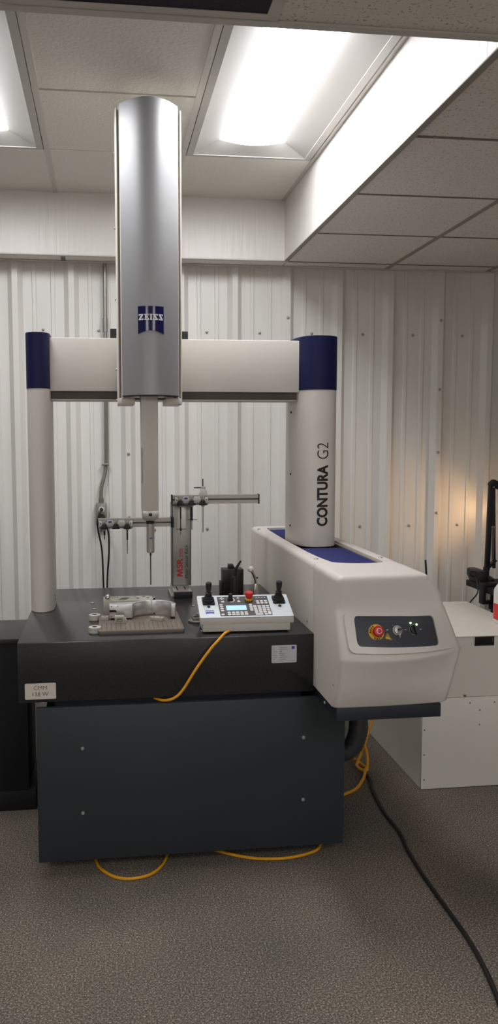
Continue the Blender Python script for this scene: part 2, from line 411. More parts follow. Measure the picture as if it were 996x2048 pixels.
def fill_light(x, y, label):  # unseen ceiling fixture, added to fill the room with light
    t = thing('ceiling_light', (x + .3, y + .6, ZLO), label, 'light', 'recessed ceiling lights')
    obj('frame', M().box(x + .02, x + .59, y + .02, y + 1.2, ZLO - .022, ZLO - .0045), 'fixture', t, bevel=.004)
    obj('diffuser', M().box(x + .06, x + .55, y + .06, y + 1.16, ZLO - .030, ZLO - .0225), 'lens_far', t)
for k, (x, y) in enumerate(FAR):
    fill_light(x, y, 'unseen fill light added on the low ceiling behind the camera, %s' % ('nearer left', 'nearer right', 'farther left', 'farther right')[k])

vent = thing('ceiling_panel', (0.1, 1.66, ZLO), 'dark blue-black mesh panel set in the low ceiling at the top of the photo', 'panel')
obj('mesh_face', M().box(-0.185, 0.388, 1.38, 1.905, ZLO - .001, ZLO + .008), 'vent', vent)
fr = M(); fr.box(-0.2032, 0.4064, 1.905, 1.93, ZLO - .003, ZLO + .01); fr.box(-0.2032, 0.4064, 1.37, 1.38, ZLO - .003, ZLO + .01)
fr.box(-.203, -.185, 1.38, 1.905, ZLO - .003, ZLO + .01); fr.box(.388, .4064, 1.38, 1.905, ZLO - .003, ZLO + .01)
obj('frame', fr, 'tee', vent)

# ------------------------------------------------------------------ measuring machine
ZG = 0.82
cmm = thing('measuring_machine', (0.25, 3.2, 0), 'cream and blue bridge measuring machine on a dark granite table with a tall silver column', 'machine')
gr = obj('granite_table', M().box(-0.300, 0.7385, 2.71, 3.706, 0.6105, ZG), 'granite', cmm, bevel=.004)
b = M().box(-0.215, 0.815, 2.715, 3.60, 0.05, 0.560); b.box(-0.18, 0.70, 2.75, 3.55, 0.56, 0.611)
obj('base_body', b, 'rail', cmm, bevel=.003)
for x in (-0.15, 0.75):
    for y in (2.85, 3.5): obj('foot', M().cyl((x, y, 0), (x, y, 0.05), 0.045), 'rubber', cmm)
fp = obj('front_panel', M().box(-0.240, 0.8425, 2.690, 2.712, 0.050, 0.5965), 'base', cmm, bevel=.003, label='blue-grey front panel')
for x, z in ((-.0855, .4503), (.691, .4508), (-.087, .2206), (.691, .2225)):
    obj('bolt', dome(M(), (x, 2.690, z), (0, -1, 0), .0065, .005), 'screw', fp)
# labels on the granite
lb = obj('asset_label', M().prism(rrect(-.2765, -.1725, .6235, .679, .004), 'y', 2.7085, 2.7101), 'label', cmm, label='cream paper label reading CMM 138 W')
text('lettering', 'CMM', 'ink_soft', lb, lambda u, v: (-.247 + u, 2.7082, .6565 + v), w=.045, h=.0135)
text('lettering', '138 W', 'ink_soft', lb, lambda u, v: (-.2515 + u, 2.7082, .6345 + v), w=.054, h=.0135, bold=.004)
lb = obj('calibration_label', M().prism(rrect(.5778, .668, .7195, .7825, .004), 'y', 2.7085, 2.7101), 'label_white', cmm, label='white calibration label with handwriting')
k_ = M(); h_ = M()
for i in range(7):
    z = .7745 - .0071*i
    k_.box(.5815, .5815 + (.008, .006, .016, .012, .018, .015, .01)[i], 2.7081, 2.7084, z - .0012, z)
    k_.box(.604, .643, 2.7081, 2.7084, z - .0022, z - .0019)
    x = .602 + (.002, 0, .006, .002, .006, .004, .005)[i]; L = (.031, .03, .008, .022, .016, .028, .022)[i]
    h_.tube([(x + L*q/12, 2.7083, z + .0005 + .0016*math.sin(q*2.1 + i)) for q in range(13)], .0004, 5, 2)
k_.box(.582, .619, 2.7081, 2.7084, .7228, .7236); k_.box(.644, .663, 2.7081, 2.7084, .7248, .7258)
obj('print', k_, 'ink_soft', lb, kind='stuff'); obj('handwriting', h_, 'ink', lb, kind='stuff')
obj('logo', M().box(.650, .660, 2.7080, 2.7084, .768, .7785), 'logo_violet', lb)
# inserts in the granite top
for x, y in ((-.046, 3.235), (-.055, 3.36), (.357, 3.24), (.345, 2.80)):
    o = obj('table_insert', M().lathe([(0, 0), (.009, 0), (.009, .002), (.006, .003), (0, .003)], (x, y, ZG - .0005), n=14), 'chrome', cmm)

# columns
def arcprof(x0, x1, yf, ye, yb, n=18, p=2.6):
    xc, hw = (x0 + x1)/2, (x1 - x0)/2
    P = []
    for k in range(n + 1):
        u = -math.cos(math.pi*k/n)
        P.append((xc + hw*u, yf + (ye - yf)*(1 - (max(0, 1 - abs(u)**p))**(1/p))))
    return P + [(x1, yb), (x0, yb)]
LC = arcprof(-.299, -.206, 3.193, 3.262, 3.40, p=2.2)
RCX0, RCX1, RCF, RCE = .787, .957, 3.172, 3.255
RC = []
def rc_y(x):
    u = (x - (RCX0 + RCX1)/2)/((RCX1 - RCX0)/2); u = max(-1, min(1, u))
    e, p = (3.385, 2.6) if u < 0 else (RCE, 2.3)
    return RCF + (e - RCF)*(1 - max(0, 1 - abs(u)**p)**(1/p))
for k in range(29):
    x = (RCX0 + RCX1)/2 - (RCX1 - RCX0)/2*math.cos(math.pi*k/28); RC.append((x, rc_y(x)))
RC += [(RCX1, 3.42), (RCX0, 3.42)]
def grow(P, d, yb):
    cx = sum(p[0] for p in P)/len(P); cy = 3.3
    return [(p[0] + d*(1 if p[0] > cx else -1)*(abs(p[0]-cx) > 1e-4), p[1] - (d if p[1] < yb else -d)) for p in P]
ZCB, ZCT = 1.7065, 1.922
lc = obj('left_column', M().prism(LC, 'z', 0.8215, ZCB), 'cream', cmm, ang=40)
obj('column_seal', M().prism(grow(LC, -.004, 3.39), 'z', 0.8195, 0.8225), 'rubber', cmm)
for z in (.853, .868): obj('column_screw', M().cyl((-.2065, 3.30, z), (-.2045, 3.30, z), .004, n=10), 'hole', lc)
obj('left_column_cap', M().prism(grow(LC, .0012, 3.39), 'z', ZCB, ZCT), 'blue', cmm, ang=40, label='royal blue column cap')
rc = obj('right_column', M().prism(RC, 'z', 1.066, ZCB), 'cream', cmm, ang=40)
obj('right_column_cap', M().prism(grow(RC, .0012, 3.41), 'z', ZCB, ZCT), 'blue', cmm, ang=40, label='royal blue column cap')
for z in (1.14, 1.36, 1.62): obj('column_screw', M().cyl((.796, 3.335, z), (.788, 3.322, z), .005, n=10), 'hole', rc)
# lettering runs up the column: u goes up, v goes left
text('lettering', 'CONTURA', 'ink', rc, lambda u, v: (.9085 - v, rc_y(.9085 - v) - .0006, 1.1515 + u), w=.251, h=.0475, bold=.040, cuts=6)
text('lettering', 'G2', 'ink', rc, lambda u, v: (.9085 - v, rc_y(.9085 - v) - .0006, 1.4265 + u), w=.066, h=.0475, bold=-.008, cuts=6)

# beam
obj('beam', M().box(-.212, .800, 3.240, 3.395, 1.6985, 1.9075), 'cream', cmm, bevel=.003)
bb = M().box(-.205, .795, 3.262, 3.385, 1.668, 1.6985)
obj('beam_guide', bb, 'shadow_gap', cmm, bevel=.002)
obj('guide_strip', M().box(-.205, .795, 3.258, 3.39, 1.664, 1.6685), 'light_plastic', cmm)
obj('beam_bumper', M().box(.0325, .075, 3.30, 3.40, 1.9075, 1.953), 'black', cmm, bevel=.002)
obj('beam_bumper', M().box(.28, .348, 3.30, 3.40, 1.9075, 1.947), 'black', cmm, bevel=.002)

# ram housing: cheeks, silver cover, quill
CH = M()
for s in (0, 1):
    f = (lambda x: x) if s == 0 else (lambda x: .355 - x)
    pr = [(.056, 3.215), (.056, 3.052), (.060, 3.046), (.0635, 3.052), (.0635, 3.066), (.0695, 3.066), (.0695, 3.030), (.073, 3.026), (.078, 3.03), (.078, 3.215)]
    CH.prism([(f(x), y) for x, y in pr], 'z', 1.660, 2.712)
CH.box(.078, .277, 3.05, 3.215, 1.672, 2.70)
ram = obj('ram_housing', CH, 'cream2', cmm, ang=40)
for x0, x1 in ((.056, .119), (.236, .299)):
    lg = M()
    lg.prism([(x0, 3.215), (x0, 3.052), (x0 + .012 if x0 < .1 else x0, 3.034), (x1 if x0 < .1 else x1 - .012, 3.034), (x1, 3.052), (x1, 3.215)], 'z', 1.638, 1.662)
    obj('ram_foot', lg, 'cream2', ram, bevel=.003)
SXC, SHW = .1777, .1062
def silver_y(x):
    u = (x - SXC)/SHW
    return 3.028 - .076*(1 - u*u)
n = 40
xs = [SXC - SHW + 2*SHW*k/n for k in range(n + 1)]
pr = [(x, silver_y(x)) for x in xs] + [(xs[-1], 3.05), (xs[0], 3.05)]
sc = obj('silver_cover', M().prism(pr, 'z', 1.6695, 2.7185), 'silver', ram, label='curved silver cover')
obj('cover_lip', M().prism([(x, silver_y(x) - .0012) for x in xs] + [(xs[-1], 3.04), (xs[0], 3.04)], 'z', 1.6665, 1.6698), 'black', ram)
for z in (1.66, 1.78, 2.05, 2.32, 2.60): obj('cheek_screw', dome(M(), (.056, 3.19, z), (-1, 0, 0), .006, .005), 'screw', ram)
# badge
bx0, bx1, bz0, bz1 = .1300, .2240, 1.8885, 1.9885
N = 24; top = []; bot = []
bm_ = M()
fr0 = []; 
for k in range(N + 1):
    x = bx0 + (bx1 - bx0)*k/N; u = 2*k/N - 1
    zb_ = bz0 + .0125*(1 - u*u)
    fr0.append(((x, silver_y(x) - .0016, zb_), (x, silver_y(x) - .0016, bz1), (x, silver_y(x) + .001, bz1), (x, silver_y(x) + .001, zb_)))
bm_.loft([list(q) for q in fr0], True, True, True)
bd = obj('badge', bm_, 'logo_blue', cmm, label='dark blue badge reading ZEISS')
def glyph_polys():
    # slab letters drawn on a grid: width 1 each, height 1.35
    Zp = [(0, 1.35), (0.04, .95), (.18, .95), (.26, 1.12), (.50, 1.12), (.0, .18), (0, 0), (.98, 0), (1.0, .42), (.86, .42), (.76, .22), (.50, .22), (1.0, 1.17), (1.0, 1.35)]
    Ep = [(0, 0), (1, 0), (1, .42), (.86, .42), (.78, .18), (.48, .18), (.48, .58), (.62, .58), (.68, .46), (.78, .46), (.78, .90), (.68, .90), (.62, .77), (.48, .77), (.48, 1.17), (.76, 1.17), (.84, .97), (.98, .97), (.98, 1.35), (0, 1.35), (0, 1.19), (.16, 1.17), (.16, .18), (0, .16)]
    Ip = [(0, 0), (.66, 0), (.66, .17), (.50, .18), (.50, 1.17), (.66, 1.18), (.66, 1.35), (0, 1.35), (0, 1.18), (.16, 1.17), (.16, .18), (0, .17)]
    Sp = [(1.0 - x, z) for x, z in Zp]
    return [(Zp, 1.0), (Ep, 1.0), (Ip, .66), (Sp, 1.0), (Sp, 1.0)]
def zeiss(parent, fn, w, h, mt):
    m_ = M(); x = 0; tot = 4.66 + .16*4
    for P, wd in glyph_polys():
        # cut the outline into a mesh of thin vertical slices so it can follow a curve
        b2 = bmesh.new(); vs = [b2.verts.new((p[0] + x, p[1], 0)) for p in P]; b2.faces.new(vs); b2.normal_update()
        bmesh.ops.triangulate(b2, faces=b2.faces[:])
        for k in range(1, 4):
            bmesh.ops.bisect_plane(b2, geom=b2.verts[:] + b2.edges[:] + b2.faces[:], plane_co=(x + wd*k/4, 0, 0), plane_no=(1, 0, 0))
        b2.verts.index_update()
        m_.add([fn(v.co.x/tot*w, v.co.y/1.35*h) for v in b2.verts], [tuple(v.index for v in f.verts) for f in b2.faces])
        b2.free(); x += wd + .16
    return obj('lettering', m_, mt, parent)
zeiss(bd, lambda u, v: (.1325 + u, silver_y(.1325 + u) - .0021, 1.9385 + v), .0885, .0215, 'ink_white')
# quill, probe head, probe, stylus
QX0, QX1 = .1405, .2045
q = obj('quill', M().box(QX0, QX1, 3.022, 3.09, 1.238, 2.0), 'cream2', cmm, bevel=.003)
obj('quill_slot', M().box(.1415, .1432, 3.0208, 3.0225, 1.34, 1.475), 'hole', q)
hd = M().prism([(.143, 1.238), (.143, 1.207), (.156, 1.199), (.189, 1.199), (.2035, 1.207), (.2035, 1.238)], 'y', 3.016, 3.092)
ph = obj('probe_head', hd, 'alu', cmm, bevel=.002)
obj('head_window', M().box(.166, .179, 3.0148, 3.0162, 1.217, 1.2275), 'black', ph)
obj('probe_neck', M().cyl((.174, 3.05, 1.186), (.174, 3.05, 1.199), .016, n=20), 'black', cmm)
pb = obj('probe_body', M().lathe([(0, 0), (.012, 0), (.0155, .004), (.0155, .04), (.0148, .0405), (.0148, .042), (.0155, .0425), (.0155, .112), (.013, .113), (0, .113)], (.174, 3.05, 1.073)), 'alu', cmm)
obj('print', M().box(.1715, .179, 3.0335, 3.0347, 1.128, 1.133), 'logo_violet', pb)
obj('probe_stylus', M().lathe([(0, 0), (.0022, 0), (.0022, .11), (.004, .118), (.004, .126), (0, .126)], (.174, 3.05, .948), n=10), 'black', cmm)

# carriage guard: rear cover
Y_SEAM = 2.722; ZT = 1.0725
def inset(P, d):
    # inset an open outline towards its inside (points run left-back, front, right-back)
    out = []
    for i, p in enumerate(P):
        a = P[max(0, i-1)]; c = P[min(len(P)-1, i+1)]
        tx, ty = c[0]-a[0], c[1]-a[1]; L = math.hypot(tx, ty) or 1
        out.append((p[0] - ty/L*d, p[1] + tx/L*d))
    return out
def section(z, YLf, XR, YRf, bulge, r=.024):
    XLf = .730
    P = [(XLf, Y_SEAM), (XLf, (Y_SEAM + YLf)/2 + .03)]
    fy = lambda x: YLf + (YRf - YLf)*(x - XLf)/(XR - XLf) - bulge*4*((x - XLf)/(XR - XLf))*(1 - (x - XLf)/(XR - XLf))
    for k in range(6):
        a = math.radians(90*k/5); P.append((XLf + r - r*math.cos(a), fy(XLf + r) + r - r*math.sin(a)))
    for k in range(1, 14):
        x = XLf + r + (XR - 2*r - XLf)*k/14; P.append((x, fy(x)))
    for k in range(6):
        a = math.radians(90*k/5); P.append((XR - r + r*math.sin(a), fy(XR - r) + r - r*math.cos(a)))
    P += [(XR, (Y_SEAM + YRf)/2 + .03), (XR - .002, Y_SEAM)]
    return P
rows = []
for z, a, b_, c, d in ((.634, 2.458, 1.118, 2.472, .008), (.640, 2.4515, 1.124, 2.465, .010), (.72, 2.42, 1.146, 2.47, .03), (.800, 2.390, 1.164, 2.475, .053), (.8075, 2.3865, 1.166, 2.474, .056),
                       (.815, 2.386, 1.166, 2.474, .056), (.955, 2.440, 1.105, 2.450, .004), (.963, 2.443, 1.100, 2.452, .003), (1.00, 2.436, 1.090, 2.450, .003), (1.025, 2.432, 1.076, 2.448, .003), (1.042, 2.429, 1.060, 2.447, .003), (1.052, 2.428, 1.047, 2.447, .003)):
    rows.append([(x, y, z) for x, y in section(z, a, b_, c, d)])
last = [(x, y) for x, y, z in rows[-1]]
for k in range(1, 6):
    t = math.radians(18*k); rows.append([(x - .014*(1 - math.cos(t))*max(0, min(1, (x - .80)/.2)), y, 1.052 + .0205*math.sin(t)) for x, y in inset(last, .0205*(1 - math.cos(t)))])
for rw in rows[-5:]:
    for i, p in enumerate(rw):
        if i in (0, len(rw) - 1): rw[i] = (p[0], Y_SEAM, p[2])
outer = rows[-1]; nO = len(outer)
notch = [(.797, Y_SEAM), (.815, 2.708), (.835, 2.698), (.86, 2.690), (.89, 2.686), (.92, 2.685), (.945, 2.687), (.966, 2.693), (.977, 2.704), (.981, Y_SEAM)]
def resample(P, n):
    L = [0]
    for a, b2 in zip(P, P[1:]): L.append(L[-1] + math.hypot(b2[0]-a[0], b2[1]-a[1]))
    out = []
    for k in range(n):
        t = L[-1]*k/(n - 1); i = 0
        while i < len(P) - 2 and L[i+1] < t: i += 1
        u = (t - L[i])/((L[i+1] - L[i]) or 1); out.append((P[i][0] + (P[i+1][0]-P[i][0])*u, P[i][1] + (P[i+1][1]-P[i][1])*u))
    return out
nr = resample(notch, nO)
fc = M(); fc.loft(rows + [[(x, y, ZT) for x, y in nr], [(x, y, ZT - .03) for x, y in nr]], closed=False)
o1 = rows[0]; fc.add(o1, [tuple(range(nO))])
front = obj('front_cover', fc, 'cream', cmm, ang=50, label='moulded cream front cover with control panel')
obj('chip', M().box(.7295, .7300, 2.462, 2.469, .707, .711), 'ink', front)
# rear cover
ro = [(1.047, Y_SEAM + .0015)] + [(1.046, 3.0), (1.045, 3.4), (1.044, 3.93)]
for k in range(7):
    a = math.radians(90*k/6); ro.append((1.044 - .03 + .03*math.cos(a), 3.92 + .03*math.sin(a)))
for k in range(7):
    a = math.radians(90 + 90*k/6); ro.append((.730 + .03 + .03*math.cos(a), 3.92 + .03*math.sin(a)))
ro += [(.730, 3.6), (.730, 3.2), (.730, Y_SEAM + .0015)]
ri = [(.981, Y_SEAM + .0015), (.981, 3.0), (.981, 3.4), (.981, 3.84), (.970, 3.86), (.80, 3.86), (.787, 3.84), (.776, 3.4), (.776, 3.0), (.778, 2.93), (.784, 2.82), (.797, Y_SEAM + .0015)]
ro = ro[::-1]; ri = ri[::-1]
nn = 40
ro = resample(ro, nn); 
rrows = [[(x, y, .634) for x, y in ro], [(x, y, 1.052) for x, y in ro]]
def inset2(P, d):
    Q = inset(P, -d); Q[0] = (Q[0][0], P[0][1]); Q[-1] = (Q[-1][0], P[-1][1]); return Q
for k in range(1, 6):
    t = math.radians(18*k); rrows.append([(x - .014*(1 - math.cos(t))*max(0, min(1, (x - .80)/.2)), y, 1.052 + .0205*math.sin(t)) for x, y in inset2(ro, .0205*(1 - math.cos(t)))])
rr_ = resample(ri, nn)
rrows += [[(x, y, ZT) for x, y in rr_], [(x, y, ZT - .03) for x, y in rr_]]
rear = obj('rear_cover', M().loft(rrows, closed=False), 'cream', cmm, ang=50)
for x, y in ((.760, 2.80), (.745, 3.80), (1.002, 2.80)): obj('cover_screw', dome(M(), (x, y, ZT - .001), (0, 0, 1), .009, .005), 'screw', rear)
obj('side_screw', dome(M(), (.7300, 2.80, .846), (-1, 0, 0), .006, .004), 'screw', rear)
obj('guard_rail', M().box(.968, .980, Y_SEAM + .003, 3.85, 1.052, 1.066), 'alu', cmm)
# pleated bellows
def pleats(y0, y1):
    bl = M()
    n = int((y1 - y0)/.011); a = []; c = []
    for k in range(2*n + 1):
        y = y0 + (y1 - y0)*k/(2*n); z = 1.0625 if k % 2 == 0 else 1.0575
        a.append((.76, y, z)); c.append((.974, y, z))
    lo_a = [(x, y, 1.045) for x, y, z in a]; lo_c = [(x, y, 1.045) for x, y, z in c]
    bl.loft([lo_a, a, c, lo_c], closed=False)
    obj('bellows', bl, 'bellows', cmm, ang=10, label='royal blue pleated bellows')
pleats(2.66, 3.165); pleats(3.43, 3.87)
# slate rail under the guard
obj('carriage_rail', M().box(.742, 1.098, 2.462, 3.90, .588, .633), 'rail', cmm, bevel=.002)
obj('rail_support', M().box(.742, 1.02, 2.74, 3.85, .50, .588), 'rail', cmm)
obj('rail_screw', dome(M(), (.742, 2.60, .606), (-1, 0, 0), .006, .005), 'screw', cmm)

# control panel on the front cover, laid out on the ruled surface between crease and hood
def FS(s, t, d=0):
    Bq = (.73 + .436*s, 2.386 + .088*s - .056*4*s*(1-s), .815); Tq = (.73 + .375*s, 2.44 + .010*s - .004*4*s*(1-s), .955)
    p = Vector(Bq)*(1-t) + Vector(Tq)*t
    return p + Vector((-.05, -.93, .36)).normalized()*d
def rq(c, n, ds, dt):
    P = []
    for i in range(4):
        p0, p1, p2 = Vector(c[i-1]), Vector(c[i]), Vector(c[(i+1) % 4])
        def step(q):
            d = q - p1; lim = ds/abs(d.x) if abs(d.x) > abs(d.y)*.5 else dt/abs(d.y)
            return p1 + d*min(.4, lim)
        a, e = step(p0), step(p2)
        for k in range(n):
            t = k/(n - 1); P.append(a*(1-t)**2 + p1*2*t*(1-t) + e*t*t)
    return P
oc = [(.062, .13), (.957, .05), (.955, .985), (.050, .985)]
ic = [(.125, .27), (.789, .175), (.831, .84), (.135, .901)]
O_ = rq(oc, 8, .05, .16); I_ = rq(ic, 8, .034, .13)
def same(P, Q):
    A, B2 = [], []
    for i in range(len(P)):
        a, a2, b0, b1 = P[i], P[(i+1) % len(P)], Q[i], Q[(i+1) % len(Q)]
        mct = 10 if ((a2 - a).length > .1 or (b1 - b0).length > .1) else 1
        for q_ in range(mct): A.append(a + (a2 - a)*(q_/mct)); B2.append(b0 + (b1 - b0)*(q_/mct))
    return A, B2
OA, IA = same(O_, I_)
pf = M(); pf.loft([[FS(p.x, p.y, -.004) for p in OA], [FS(p.x, p.y, .0110) for p in OA], [FS(p.x, p.y, .0135) for p in [a*.985 + b2*.015 for a, b2 in zip(OA, IA)]],
                   [FS(p.x, p.y, .0135) for p in IA], [FS(p.x, p.y, .0015) for p in IA]], closed=True)
obj('panel_frame', pf, 'cream', cmm, ang=40)
gx = M(); G = []
cs = [Vector(p) for p in ic]
cc = sum((p for p in IA), Vector((0, 0)))/len(IA)
rings = [[FS(cc.x + (p.x - cc.x)*f, cc.y + (p.y - cc.y)*f, .0038) for p in IA] for f in (1.01, .9, .8, .7, .6, .5, .4, .3, .2, .1, .02)]
gx.loft(rings, True, False, True)
cp = obj('control_panel', gx, 'panel', cmm, label='dark anthracite control panel')
PN = Vector((0, -.93, .36)).normalized(); PX = Vector((1, 0, 0)); PU = PN.cross(PX).normalized() if PN.cross(PX).z > 0 else -PN.cross(PX).normalized()
def pp(s, t, du=0, dv=0, d=0): return FS(s, t, .0040) + PX*du + PU*dv + PN*d
def pdisc(s, t, r, h, n=24, r2=None): return M().cyl(pp(s, t), pp(s, t) + PN*h, r, r2, n)
obj('emergency_plate', pdisc(.300, .56, .0255, .0025), 'yellow', cp, label='yellow round emergency plate')
m_ = M()
for a0 in list(range(120, 200, 20)) + list(range(250, 330, 20)):
    a = math.radians(a0); c_ = pp(.300, .56) + PN*.0028 + (PX*math.cos(a) + PU*math.sin(a))*.0205
    e1 = (-PX*math.sin(a) + PU*math.cos(a))*.0022; e2 = (PX*math.cos(a) + PU*math.sin(a))*.0025
    m_.add([c_ - e1 - e2, c_ + e1 - e2, c_ + e1 + e2, c_ - e1 + e2], [(0, 1, 2, 3)])
obj('print', m_, 'ink', cp, kind='stuff')
eb = obj('emergency_button', M().lathe([(0, 0), (.011, 0), (.011, .012), (.0165, .014), (.0175, .024), (.0155, .029), (.008, .031), (0, .031)], pp(.300, .56), PN), 'red', cp, label='red emergency stop button')
m_ = M(); m_.lathe([(.0075, .0313), (.0092, .0310)], pp(.300, .56), PN, 20); obj('ring_mark', m_, 'ink_white', cp)
obj('key_lock', M().lathe([(0, 0), (.017, 0), (.017, .006), (.0155, .008), (.0125, .008), (.0125, .015), (.006, .016), (0, .016)], pp(.473, .575), PN), 'steel', cp)
kk = M(); p = pp(.473, .575) + PN*.016
kk.add([p - PX*.002 - PU*.0016, p + PX*.024 + PU*.003 - PU*.0016, p + PX*.024 + PU*.003 + PU*.0032, p - PX*.002 + PU*.0032,
        p - PX*.002 - PU*.0016 + PN*.014, p + PX*.024 + PU*.003 - PU*.0016 + PN*.016, p + PX*.024 + PU*.003 + PU*.0032 + PN*.016, p - PX*.002 + PU*.0032 + PN*.014],
       [(0, 1, 2, 3), (4, 5, 6, 7), (0, 1, 5, 4), (1, 2, 6, 5), (2, 3, 7, 6), (3, 0, 4, 7)])
obj('key', kk, 'black', cp); kt = M().tube([p + PN*.008, p + PN*.010 - PU*.014, p + PN*.006 - PU*.026], .0015, 6); obj('key_tag', kt, 'chrome', cp)
kn = M().lathe([(0, 0), (.0165, 0), (.0165, .004), (.0135, .006), (.0135, .012), (0, .012)], pp(.621, .565), PN)
obj('rotary_switch', kn, 'black', cp)
p = pp(.621, .565) + PN*.012; kh = M(); ax_ = (PX*.25 - PU*.97).normalized(); ay_ = PN.cross(ax_)
kh.add([p + ax_*a + ay_*b2 + PN*c for c in (0, .010) for a, b2 in ((-.014, -.0035), (.017, -.0035), (.017, .0035), (-.014, .0035))],
       [(0, 1, 2, 3), (4, 5, 6, 7), (0, 1, 5, 4), (1, 2, 6, 5), (2, 3, 7, 6), (3, 0, 4, 7)])
obj('switch_handle', kh, 'black', cp)
obj('switch_ring', M().lathe([(.0145, .0045), (.0162, .0045)], pp(.621, .565), PN, 24), 'ink_white', cp)
tr = M(); c_ = pp(.382, .44) + PN*.0004; r_ = .015
tri = [c_ + (PX*math.cos(math.radians(a)) + PU*math.sin(math.radians(a)))*r_ for a in (90, 210, 330)]
tr.add(tri, [(0, 1, 2)]); ws = obj('warning_sign', tr, 'yellow', cp, label='yellow triangular warning sign')
tr = M()
t2 = [c_ + (PX*math.cos(math.radians(a)) + PU*math.sin(math.radians(a)))*r_*.86 + PN*.0003 for a in (90, 210, 330)]
t3 = [c_ + (PX*math.cos(math.radians(a)) + PU*math.sin(math.radians(a)))*r_*.68 + PN*.0003 for a in (90, 210, 330)]
tr.loft([t2, t3], True); e = PX*.0009
q0 = c_ + PN*.0003
tr.add([q0 - e*1.3 + PU*.0065, q0 + e*1.3 + PU*.0065, q0 + e*.6 - PU*.001, q0 - e*.6 - PU*.001], [(0, 1, 2, 3)])
tr.add([q0 - e - PU*.0025, q0 + e - PU*.0025, q0 + e - PU*.0045, q0 - e - PU*.0045], [(0, 1, 2, 3)])
obj('print', tr, 'ink', cp, kind='stuff')
for s, t in ((.614, .715), (.662, .675)): obj('indicator_light', M().lathe([(0, 0), (.0028, 0), (.0024, .002), (0, .0028)], pp(s, t), PN, 10), 'led', cp)
m_ = M()
for s, t, L in ((.400, .60, .009), (.525, .585, .007), (.552, .582, .008), (.685, .565, .009), (.614, .655, .007), (.455, .69, .0025)):
    c_ = pp(s, t) + PN*.0006
    for k in range(max(1, int(L/.0023))):
        q0 = c_ + PX*(-L/2 + .0023*k); m_.add([q0 - PU*.0013, q0 + PX*.0016 - PU*.0013, q0 + PX*.0016 + PU*.0013, q0 + PU*.0013], [(0, 1, 2, 3)])
obj('print', m_, 'ink_white', cp, kind='stuff')

# ------------------------------------------------------------------ sensor rack
RY = 3.56
rack = thing('sensor_rack', (.34, 3.52, ZG), 'silver sensor rack post with two staggered arms, standing at the back of the granite table', 'rack')
bs = M().prism([(.2955, ZG + .001), (.374, ZG + .001), (.374, ZG + .0275), (.2955, ZG + .0275)], 'y', 3.412, 3.63)
rb = obj('rack_base', bs, 'alu', rack, bevel=.001)
obj('base_end', M().box(.2945, .375, 3.404, 3.412, ZG + .0005, ZG + .029), 'black', rb, bevel=.001)
obj('base_slot', M().box(.312, .318, 3.45, 3.54, ZG + .0272, ZG + .0279), 'hole', rb)
obj('base_slot', M().box(.348, .354, 3.47, 3.54, ZG + .0272, ZG + .0279), 'hole', rb)
obj('base_flange', M().box(.284, .2955, 3.43, 3.62, ZG + .0005, ZG + .008), 'alu', rb)
col = obj('rack_column', M().box(.3035, .3835, RY + .004, RY + .07, ZG + .0275, 1.224), 'alu', rack, bevel=.002)
obj('column_edge', M().box(.2995, .3035, RY + .002, RY + .072, ZG + .0275, 1.224), 'alu_dark', rack)
obj('column_edge', M().box(.3835, .3865, RY + .002, RY + .072, ZG + .0275, 1.224), 'alu_dark', rack)
yl = RY + .0034
mp_ = [(0, 0), (.21, 0), (.25, .62), (.42, 0), (.60, 0), (.77, .62), (.81, 0), (1.02, 0), (.93, 1), (.68, 1), (.51, .36), (.34, 1), (.09, 1)]
obj('lettering', M().prism([(.3480 - y*.0262, .8885 + x*.0345) for x, y in mp_], 'y', yl - .0002, yl + .0003), 'ink_red', col)
text('lettering', 'SR', 'ink_red', col, lambda u, v: (.3482 - v, yl, .9265 + u), w=.046, h=.0268, bold=.03)
text('lettering', 'mini', 'ink_red', col, lambda u, v: (.3480 - v, yl, .9795 + u), h=.0215, w=.038)
text('lettering', 'Multi Sensor Rack', 'ink', col, lambda u, v: (.3720 - v, yl, .8830 + u), h=.0155, w=.150)
def arm(name, x0, x1, z0, z1):
    a = M(); h = z1 - z0
    a.prism([(RY - .034, z0), (RY - .034, z0 + h*.40), (RY - .024, z0 + h*.40), (RY - .024, z0 + h*.58), (RY - .034, z0 + h*.58), (RY - .034, z1), (RY, z1), (RY, z0)], 'x', x0, x1)
    o = obj(name, a, 'alu', rack)
    obj('groove', M().box(x0, x1, RY - .0245, RY - .0235, z0 + h*.40, z0 + h*.58), 'alu_dark', o)
    for xa, xb in ((x0 - .006, x0), (x1, x1 + .006)): obj('end_cap', M().box(xa, xb, RY - .036, RY + .002, z0 - .003, z1 + .002), 'black', o, bevel=.0015)
    return o
la_ = arm('lower_arm', -.028, .292, 1.1215, 1.1605)
ua_ = arm('upper_arm', .3015, .687, 1.2215, 1.2605)
obj('arm_bracket', M().box(.2955, .3045, RY - .036, RY + .04, 1.117, 1.162), 'black', rack)
obj('arm_bracket', M().box(.305, .37, RY - .02, RY + .02, 1.212, 1.224), 'alu_dark', rack)
